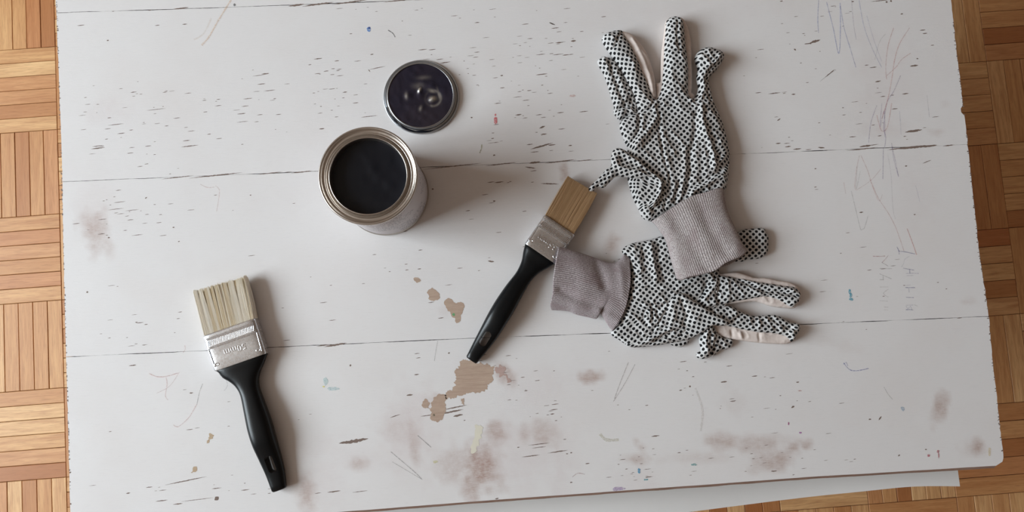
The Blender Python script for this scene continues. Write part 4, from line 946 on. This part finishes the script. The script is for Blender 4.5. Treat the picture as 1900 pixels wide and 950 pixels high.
def cuff(parent, left, right, top_e, hem_t, hem_b, zj, zh, Hj, Hh, nrib, mat, folds=(), rib=.00042, edge_k=.55, zmin=.0004, lift=0.0):
    """knitted tube: joint edge to open hem. left/right side curves and two cross curves, all in photo pixels; bottom layer ends on hem_b"""
    NS, NT = nrib * 6, 70
    zt_ = np.linspace(zj, zh, NT); 
    Lc = catmull(Pxy(left, (zj + zh) / 2), .002, False); Rc = catmull(Pxy(right, (zj + zh) / 2), .002, False)
    Lc = resample(Lc, NT); Rc = resample(Rc, NT)
    Tc = resample(catmull(Pxy(top_e, zj), .002, False), 200); Ht_ = resample(catmull(Pxy(hem_t, zh), .002, False), 200); Hb_ = resample(catmull(Pxy(hem_b, zh - .002), .002, False), 200)
    def pt(s, t, hem):
        s = np.asarray(s); k = t * (NT - 1); i = int(min(NT - 2, math.floor(k))); a = k - i
        l = Lc[i] * (1 - a) + Lc[i + 1] * a; r = Rc[i] * (1 - a) + Rc[i + 1] * a
        g = lambda C: np.stack([np.interp(s, np.linspace(0, 1, 200), C[:, q]) for q in (0, 1)], 1)
        c0, c1 = g(Tc), g(hem)
        lr = l[None] * (1 - s)[:, None] + r[None] * s[:, None]; tb = c0 * (1 - t) + c1 * t
        cor = (Tc[0][None] * (1 - s)[:, None] + Tc[-1][None] * s[:, None]) * (1 - t) + (hem[0][None] * (1 - s)[:, None] + hem[-1][None] * s[:, None]) * t
        return lr + tb - cor
    S_ = [(catmull(Pxy(p_, zh + .004), .003, False), a_, w2) for p_, a_, w2 in folds]
    V, Fc, UV, GR = [], [], [], []
    M2 = 2 * NS; 
    for j in range(NT):
        t = j / (NT - 1)
        u = np.linspace(0, 1, NS, endpoint=False)
        s = u * (1 - edge_k) + edge_k * (.5 - .5 * np.cos(np.pi * u))
        HH = Hj * (1 - t) + Hh * t; zc_ = zj * (1 - t) + zh * t
        prof = (1 - np.abs(2 * s - 1) ** 3.2) ** .5
        rb_ = np.abs(np.sin(np.pi * u * nrib)) ** .7
        wob = 1 + .0 * u
        xy = pt(s, t, Ht_)
        add = np.zeros(NS)
        for pl, a_, w2 in S_: add += a_ * np.exp(-(dist_poly(xy, pl, False) / w2) ** 2)
        add += .0009 * (vnoise(xy[:, 0] * 70, xy[:, 1] * 70) - .5)
        lf = lift * (1 - s) ** 1.2 * t ** 1.6
        zt = TH + zc_ + lf + HH * prof + add * prof + rib * rb_ * (prof ** .5)
        for q in range(NS): V.append((xy[q, 0], xy[q, 1], zt[q])); UV.append((u[q] * nrib * 1.9, t * 60)); GR.append(1 - rb_[q])
        # underside runs back from right to left
        sb = s[::-1]; xyb = pt(sb, t, Hb_); pb = prof[::-1]
        zbm = np.maximum(TH + zmin, TH + zc_ - HH * .32 * pb) + lf[::-1]
        for q in range(NS): V.append((xyb[q, 0], xyb[q, 1], zbm[q])); UV.append((u[::-1][q] * nrib * 1.9 + 100, t * 60)); GR.append((1 - rb_[::-1][q]))
    for j in range(NT - 1):
        for q in range(M2): q2 = (q + 1) % M2; Fc.append((j * M2 + q, (j + 1) * M2 + q, (j + 1) * M2 + q2, j * M2 + q2))
    o = mesh_obj('cuff', local(parent, V), Fc, mat, parent, smooth=True, uv=UV)
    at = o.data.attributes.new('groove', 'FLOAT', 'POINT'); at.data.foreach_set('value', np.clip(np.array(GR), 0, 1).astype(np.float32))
    bm = bmesh.new(); bm.from_mesh(o.data); bmesh.ops.recalc_face_normals(bm, faces=bm.faces); bm.to_mesh(o.data); bm.free()
    md = o.modifiers.new('s', 'SOLIDIFY'); md.thickness = .0009; md.offset = -1
    return o

a1 = lambda p: zz(4.748, 1090, 20, p); a2 = lambda p: zz(4.318, 1090, 200, p); a3 = lambda p: zz(4.75, 1180, 330, p)
b1 = lambda p: zz(4.132, 1010, 430, p); b2 = lambda p: zz(5.0, 1230, 490, p); b3 = lambda p: zz(3.392, 1000, 400, p)

# glove lying fingers up
GP = P(1260, 300, 0)
g1 = empty('work_glove', (GP[0], GP[1], TH), 'upper black-dotted white glove, fingers pointing up, its grey cuff lying over the other glove', 'glove', 0, 'pair of dotted work gloves')
rotA = 0.05
palm = a2([(440, 880), (410, 820), (370, 740), (340, 650), (318, 560), (312, 450), (318, 330), (292, 262), (258, 165), (275, 100)]) + \
    a1([(420, 900), (440, 870), (410, 760), (360, 660), (300, 540), (230, 430), (160, 330), (126, 260), (148, 210), (220, 184), (295, 176), (322, 215), (380, 310), (440, 430), (480, 530), (528, 640), (572, 740), (598, 782),
        (630, 742), (652, 640), (664, 500), (672, 330), (685, 180), (700, 84), (765, 55), (828, 80), (852, 180), (862, 300), (878, 420), (886, 560), (884, 690), (898, 762),
        (945, 765), (972, 690), (958, 600), (968, 520), (944, 440), (950, 395), (990, 348), (1050, 325), (1110, 335), (1170, 358), (1202, 400), (1188, 445), (1140, 515), (1082, 575), (1066, 620), (1082, 700), (1110, 800), (1150, 900)]) + \
    a2([(1075, 110), (1110, 220), (1133, 340), (1138, 450), (1125, 560), (1108, 650), (1060, 690), (900, 730), (720, 810), (600, 880), (500, 912)])
strk = [(a2([(572, 60), (572, 200), (600, 380), (640, 520), (655, 640), (655, 720)]), -.0013, .0013),
        (a2([(590, 60), (596, 200), (624, 380), (668, 520), (680, 640)]), .0007, .0028), (a2([(540, 100), (545, 240), (570, 380), (612, 530)]), .0006, .003),
        (a2([(530, 110), (480, 190), (420, 260), (380, 320)]), .0022, .0022), (a2([(560, 170), (520, 250), (440, 330)]), -.0010, .002), (a2([(408, 60), (405, 160), (380, 240), (335, 290)]), -.0022, .0018), (a2([(440, 70), (430, 180), (395, 260)]), .0010, .002),
        (a2([(900, 0), (905, 80), (925, 180), (960, 280), (990, 380), (1005, 480)]), .0026, .0024), (a2([(850, 60), (860, 160), (850, 240), (830, 330)]), -.0016, .0026), (a2([(1020, 30), (1060, 120), (1090, 180)]), -.0016, .0018),
        (a2([(990, 380), (1000, 470), (1040, 440), (1090, 400)]), .0016, .002), (a2([(1080, 560), (1000, 580), (900, 640), (830, 690)]), .0024, .0024), (a2([(1130, 440), (1080, 490), (1010, 540), (900, 610), (800, 640)]), -.0014, .002),
        (a2([(810, 350), (805, 450), (810, 520), (790, 600), (780, 680)]), -.0020, .0022), (a2([(770, 340), (780, 430), (770, 520), (760, 600)]), .0012, .0026), (a2([(850, 380), (870, 460), (860, 560), (820, 620)]), .0009, .003),
        (a2([(720, 600), (700, 680), (690, 740)]), -.0016, .0016), (a2([(750, 620), (740, 700), (720, 760)]), .0014, .0016), (a2([(690, 620), (680, 680), (650, 760)]), .0012, .0016), (a2([(640, 650), (625, 720), (610, 800)]), -.0014, .0016),
        (a2([(575, 620), (570, 680), (540, 740), (510, 790)]), .0034, .0018), (a2([(600, 640), (596, 700), (570, 770)]), -.0024, .0016), (a2([(580, 600), (470, 560), (340, 560)]), .0024, .0022),
        (a2([(440, 760), (480, 780), (520, 820)]), -.0012, .0016), (a2([(430, 800), (470, 830), (500, 870)]), .001, .0016), (a2([(690, 280), (740, 300), (790, 280)]), -.0008, .002), (a2([(580, 300), (640, 330), (700, 400)]), .0008, .003),
        (a1([(790, 100), (782, 200), (790, 300), (800, 380)]), -.0012, .0014), (a1([(300, 190), (270, 240), (235, 330)]), -.0014, .0012), (a1([(640, 720), (760, 640), (880, 690)]), -.0006, .002), (a1([(560, 800), (600, 840), (640, 830)]), -.0016, .0016), (a1([(600, 790), (580, 860), (600, 930)]), .0014, .0015),
        (a1([(1130, 480), (1080, 510), (1040, 600), (1030, 640)]), -.0022, .0012), (a1([(1160, 400), (1110, 470), (1060, 500)]), .0018, .0015), (a1([(1000, 600), (1010, 700), (990, 780)]), .0016, .0015), (a1([(1050, 640), (1050, 720), (1080, 800)]), -.0014, .0013), (a1([(960, 740), (940, 800), (900, 830)]), -.0016, .0015), (a1([(900, 800), (960, 790), (1000, 830)]), .0014, .0015),
        (a1([(990, 400), (1040, 440), (1060, 490)]), .0012, .0016), (a1([(450, 880), (520, 850), (560, 800)]), .0012, .0015), (a1([(430, 900), (500, 890), (560, 870)]), -.0014, .0014)]
cloth('canvas_back', g1, a1([(560, 780), (600, 765), (604, 690), (602, 640), (640, 628), (644, 560), (645, 480), (650, 380), (662, 280), (676, 180), (690, 95), (730, 60), (800, 54), (850, 80), (888, 160), (908, 240), (916, 320), (920, 480), (922, 600), (918, 690), (915, 722), (945, 745), (930, 800), (800, 860), (620, 850)]),
      M_canvas, zc=.0062, Ht=.0022, Rr=.004, Hb=.0055, noise=(.0004, 80, 0), seed=3, label='pinkish plain canvas back showing beside the middle finger')
cloth('canvas_side', g1, a1([(270, 178), (300, 178), (370, 198), (410, 225), (455, 275), (510, 350), (550, 440), (580, 540), (596, 620), (602, 700), (606, 765), (570, 790), (500, 720), (400, 500), (300, 300)]),
      M_canvas, zc=.0078, Ht=.0034, Rr=.006, Hb=.007, strokes=[(a1([(400, 250), (480, 400), (540, 560), (580, 700)]), .0012, .002)], noise=(.0005, 60, 0), seed=5, label='plain canvas side of the second finger')
cloth('folded_finger', g1, a1([(95, 478), (85, 450), (108, 420), (150, 407), (215, 425), (265, 480), (330, 600), (400, 720), (440, 860), (430, 945), (370, 968), (330, 950), (290, 965), (262, 950), (228, 900), (232, 850), (200, 740), (170, 640), (140, 560), (112, 515)]),
      M_dots, zc=.0035, Ht=.0070, Rr=.007, rot=.42, Hb=.003, noise=(.0016, 70, 0), seed=8,
      strokes=[(a1([(190, 470), (240, 600), (290, 740), (330, 830)]), -.0018, .0022), (a1([(290, 520), (340, 660), (380, 800)]), -.0014, .002), (a1([(250, 880), (320, 850), (400, 830)]), -.0022, .0018), (a1([(240, 920), (320, 905), (400, 890)]), .0014, .0016), (a1([(230, 840), (300, 800), (370, 740)]), .0014, .002)])
cloth('dotted_palm', g1, palm, M_dots, zc=.0070, Ht=.0088, Rr=.0095, strokes=strk, rot=rotA, Hb=.0066, noise=(.0014, 42, 0), seed=1,
      bends=[((1197, 195), (1135, 75), -27, .018), ((1310, 165), (1325, 100), 14, .015)])
cloth('thumb', g1, a2([(8, 652), (18, 668), (45, 668), (90, 642), (135, 638), (190, 585), (230, 552), (290, 556), (340, 563), (400, 572), (480, 566), (525, 570), (560, 600), (582, 622), (588, 590), (560, 555), (520, 515), (470, 470), (430, 430), (390, 400), (345, 372), (300, 335), (240, 318), (206, 342), (190, 400), (190, 465), (150, 492), (112, 540), (60, 590), (30, 622)]),
      M_dots, zc=[(1093, 352, .0150), (1112, 338, .014), (1140, 300, .013), (1150, 285, .0125), (1190, 320, .0155), (1222, 340, .0165)], Ht=.0055, Rr=.0055, rot=-.55, Hb=.0035, noise=(.0010, 70, 0), seed=12, zmin=.0008,
      strokes=[(a2([(215, 420), (260, 480), (340, 500), (440, 530), (540, 590)]), .0022, .0018), (a2([(240, 380), (330, 430), (430, 480), (520, 550)]), -.0012, .0016), (a2([(200, 480), (150, 560), (60, 640)]), -.0012, .0012), (a2([(270, 350), (380, 420), (500, 530)]), .0012, .0014)])
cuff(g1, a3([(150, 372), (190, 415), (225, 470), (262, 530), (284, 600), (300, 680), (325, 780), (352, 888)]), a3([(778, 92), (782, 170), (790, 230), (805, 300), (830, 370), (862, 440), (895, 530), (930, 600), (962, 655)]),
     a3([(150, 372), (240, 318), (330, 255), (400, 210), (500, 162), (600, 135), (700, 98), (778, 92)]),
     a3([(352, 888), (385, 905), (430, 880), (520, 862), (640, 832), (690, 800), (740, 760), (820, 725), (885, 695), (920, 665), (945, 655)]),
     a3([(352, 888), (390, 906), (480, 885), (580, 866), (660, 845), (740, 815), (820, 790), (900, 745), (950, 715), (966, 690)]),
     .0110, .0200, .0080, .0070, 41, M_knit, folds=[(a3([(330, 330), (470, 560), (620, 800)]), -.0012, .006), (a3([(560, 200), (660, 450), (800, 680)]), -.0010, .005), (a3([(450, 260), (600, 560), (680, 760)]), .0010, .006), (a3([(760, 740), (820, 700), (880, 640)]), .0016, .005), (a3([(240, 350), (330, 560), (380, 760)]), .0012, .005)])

# glove lying fingers to the right, partly under the other one's cuff
GP2 = P(1250, 560, 0)
g2 = empty('work_glove', (GP2[0], GP2[1], TH), 'lower crumpled black-dotted white glove, fingers pointing right, cuff beside the narrow brush', 'glove', 0, 'pair of dotted work gloves')
cloth('thumb', g2, a3([(820, 500), (890, 482), (940, 456), (1020, 448), (1090, 440), (1130, 448), (1150, 480), (1168, 530), (1166, 620), (1150, 670), (1110, 702), (1050, 716), (980, 722), (920, 740), (840, 720), (790, 620)]),
      M_dots, zc=.0040, Ht=.0052, Rr=.007, rot=-.12, Hb=.0035, noise=(.0009, 50, 0), seed=31)
cloth('canvas_back', g2, b2([(480, 110), (560, 88), (640, 76), (700, 76), (780, 100), (850, 124), (960, 128), (1060, 150), (1150, 164), (1210, 185), (1262, 228), (1280, 300), (1260, 360), (1215, 408), (1120, 408), (1000, 392), (920, 365), (860, 350), (780, 352), (620, 372), (540, 380), (460, 300)]),
      M_canvas, zc=.0050, Ht=.0024, Rr=.0035, Hb=.0045, noise=(.0006, 70, 0), seed=33, label='cream canvas back edging the upper of its two straight fingers')
cloth('canvas_side', g2, b2([(440, 560), (470, 620), (495, 655), (550, 672), (610, 692), (700, 706), (850, 726), (1000, 738), (1120, 742), (1185, 728), (1215, 690), (1150, 640), (1000, 600), (800, 560), (600, 540), (500, 530)]),
      M_canvas, zc=.0036, Ht=.0026, Rr=.005, Hb=.003, noise=(.0006, 60, 0), seed=35, strokes=[(b2([(720, 640), (740, 700)]), .0012, .0015), (b2([(895, 650), (905, 720)]), -.001, .0014), (b2([(640, 620), (650, 690)]), -.001, .0014)], label='pale canvas side of the lower straight finger')
cloth('curled_finger', g2, b2([(450, 600), (520, 640), (560, 682), (630, 688), (652, 722), (640, 762), (600, 786), (548, 792), (500, 825), (455, 862), (440, 800), (420, 700)]),
      M_dots, zc=.0030, Ht=.0045, Rr=.006, rot=.3, Hb=.0026, noise=(.0014, 80, 0), seed=41)
cloth('curled_finger', g2, b2([(345, 600), (352, 640), (332, 700), (345, 770), (345, 805), (310, 828), (312, 860), (340, 880), (385, 878), (430, 862), (452, 810), (470, 770), (482, 720), (500, 670), (490, 600), (440, 560), (380, 570)]),
      M_dots, zc=.0042, Ht=.0062, Rr=.006, rot=1.35, Hb=.0036, noise=(.0016, 80, 0), seed=43, strokes=[(b2([(400, 620), (390, 720), (400, 800)]), .0016, .0016), (b2([(440, 640), (440, 740)]), -.0016, .0014), (b2([(350, 650), (370, 720)]), -.0012, .0012)])
cloth('cloth_fold', g2, b2([(-20, 700), (60, 700), (90, 680), (160, 670), (245, 670), (235, 730), (192, 762), (140, 770), (80, 752), (40, 730)]), M_dots, zc=.0028, Ht=.0035, Rr=.005, rot=.9, Hb=.002, noise=(.001, 80, 0), seed=45)
cloth('finger', g2, b2([(300, 330), (340, 300), (420, 200), (470, 120), (520, 102), (600, 112), (680, 124), (760, 140), (850, 158), (1000, 180), (1110, 198), (1210, 212), (1262, 248), (1275, 300), (1252, 358), (1200, 400), (1140, 380), (1070, 335), (960, 304), (850, 318), (750, 335), (650, 352), (560, 382), (480, 400), (380, 420)]),
      M_dots, zc=.0062, Ht=.0052, Rr=.006, rot=.08, Hb=.0040, noise=(.0013, 55, 0), seed=51, bends=[((1420, 540), (1484, 560), 14, .012)],
      strokes=[(b2([(680, 130), (800, 190), (950, 250), (1100, 260), (1240, 290)]), -.0022, .0018), (b2([(740, 130), (900, 185), (1050, 205), (1200, 240)]), .0014, .0016), (b2([(520, 110), (515, 200), (500, 300), (520, 380)]), -.0022, .0020), (b2([(470, 150), (430, 250), (380, 320)]), .0018, .002), (b2([(860, 280), (980, 290), (1080, 310)]), .001, .002)])
cloth('finger', g2, b2([(300, 330), (380, 385), (430, 395), (520, 392), (610, 385), (660, 402), (710, 432), (790, 468), (850, 482), (950, 474), (1040, 472), (1120, 505), (1190, 543), (1248, 550), (1270, 588), (1250, 645), (1225, 690), (1190, 722), (1168, 695), (1110, 660), (1000, 640), (880, 632), (790, 616), (680, 592), (600, 575), (500, 572), (400, 560), (280, 480)]),
      M_dots, zc=.0062, Ht=.0056, Rr=.0065, rot=-.22, Hb=.0040, noise=(.0014, 55, 0), seed=53,
      strokes=[(b2([(610, 400), (700, 440), (780, 480), (810, 500)]), .0018, .0018), (b2([(640, 540), (730, 470), (790, 490)]), -.0018, .002), (b2([(1000, 500), (1100, 560), (1210, 600)]), -.0018, .0018), (b2([(1180, 640), (1210, 600), (1250, 570)]), .0016, .0016), (b2([(860, 520), (960, 540), (1060, 600)]), -.0010, .002)])
pal2 = b3([(570, 300), (548, 262), (522, 228), (540, 198), (575, 178), (630, 166), (700, 152), (735, 140), (785, 130), (850, 150), (950, 220), (1050, 280), (1130, 340), (1140, 400), (1150, 470), (1180, 530), (1170, 600), (1120, 680), (1050, 730), (980, 742), (925, 775), (870, 800), (800, 808), (740, 818), (640, 828), (575, 828), (535, 805), (500, 780), (465, 760), (455, 730), (500, 680), (530, 610), (560, 520), (577, 430), (577, 360)])
s2 = [(b3([(700, 165), (705, 220), (715, 280), (722, 340), (735, 400)]), .0022, .0026), (b3([(755, 170), (745, 260), (755, 340), (790, 400)]), -.0012, .003), (b3([(650, 180), (655, 260), (668, 340)]), -.0012, .0024), (b3([(590, 190), (600, 240), (590, 300)]), .0012, .002),
      (b3([(600, 340), (660, 345), (715, 330)]), .0010, .0018), (b3([(600, 410), (660, 400), (730, 420)]), .0012, .0016), (b3([(600, 380), (660, 372), (720, 372)]), -.0010, .0015), (b3([(600, 450), (680, 440), (760, 460)]), -.0012, .0018), (b3([(570, 540), (640, 545), (690, 560)]), .0012, .0018), (b3([(580, 490), (660, 500), (740, 500)]), .0008, .002),
      (b3([(640, 580), (690, 590), (715, 605)]), 0.0014, .0014), (b3([(660, 560), (700, 575), (730, 570), (765, 560)]), 0.0016, .0013), (b3([(690, 600), (700, 640), (690, 660)]), 0.0016, .0012), (b3([(720, 590), (725, 640), (740, 660)]), 0.0014, .0012), (b3([(675, 620), (680, 660), (700, 690), (740, 670), (765, 620), (790, 580)]), 0.0014, .0016),
      (b3([(712, 585), (716, 615), (712, 640)]), -0.0018, .0016), (b3([(740, 600), (745, 630)]), -0.0014, .0014), (b3([(690, 580), (670, 600), (660, 640)]), -0.0010, .0014), (b3([(500, 680), (600, 720), (650, 770)]), -.0008, .003), (b3([(560, 640), (620, 660), (680, 720)]), .0010, .0022), (b3([(870, 460), (960, 420), (1060, 370)]), .0012, .0022), (b3([(1060, 360), (1100, 420), (1110, 470)]), .0022, .002), (b3([(1050, 430), (1045, 500), (1050, 540)]), -.0022, .0022), (b3([(880, 480), (960, 470), (1040, 470)]), -.0012, .002)]
cloth('dotted_palm', g2, pal2, M_dots, zc=.0040, Ht=.0056, Rr=.0095, strokes=s2, rot=.06, Hb=.0038, noise=(.0013, 42, 0), seed=61)
cloth('palm_fold', g2, b3([(862, 500), (880, 490), (905, 492), (960, 530), (1040, 578), (1120, 628), (1184, 664), (1165, 690), (1110, 690), (1080, 698), (1040, 728), (1000, 752), (930, 782), (820, 804), (740, 818), (640, 828), (575, 828), (545, 808), (600, 795), (690, 750), (735, 700), (770, 640), (795, 590), (815, 545)]),
      M_dots, zc=[(1345, 598, .0130), (1300, 570, .0125), (1260, 545, .0110), (1180, 640, .0050), (1250, 635, .0060), (1220, 600, .0085)], Ht=.0035, Rr=.004, rot=.42, Hb=.002, noise=(.0010, 45, 0), seed=63, zmin=.0008,
      strokes=[(b3([(640, 815), (740, 760), (820, 715), (900, 690)]), .0020, .0020), (b3([(640, 795), (740, 735), (820, 690)]), -.0014, .0016), (b3([(700, 815), (820, 745), (930, 720)]), -.0014, .0018), (b3([(890, 520), (920, 590), (935, 640), (900, 690)]), -.0014, .0022), (b3([(840, 570), (850, 640), (820, 700)]), .0012, .0026), (b3([(930, 560), (960, 620), (1000, 660)]), .0008, .003), (b3([(760, 810), (840, 780), (930, 760)]), .0010, .0016)])
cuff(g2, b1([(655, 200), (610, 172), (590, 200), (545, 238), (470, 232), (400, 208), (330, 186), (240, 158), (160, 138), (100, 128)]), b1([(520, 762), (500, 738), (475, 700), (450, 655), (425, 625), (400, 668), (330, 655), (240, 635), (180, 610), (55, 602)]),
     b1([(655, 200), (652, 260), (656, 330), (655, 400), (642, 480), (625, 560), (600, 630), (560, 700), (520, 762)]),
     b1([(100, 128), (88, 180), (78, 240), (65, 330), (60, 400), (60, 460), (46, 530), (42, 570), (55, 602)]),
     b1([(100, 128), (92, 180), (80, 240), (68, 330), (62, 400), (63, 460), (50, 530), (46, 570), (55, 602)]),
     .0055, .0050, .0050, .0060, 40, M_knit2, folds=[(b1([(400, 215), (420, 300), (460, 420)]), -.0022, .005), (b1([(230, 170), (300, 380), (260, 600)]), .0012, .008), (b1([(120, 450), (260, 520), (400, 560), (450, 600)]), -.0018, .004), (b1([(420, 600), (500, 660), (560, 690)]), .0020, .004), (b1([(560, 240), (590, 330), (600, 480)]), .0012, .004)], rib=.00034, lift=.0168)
#END
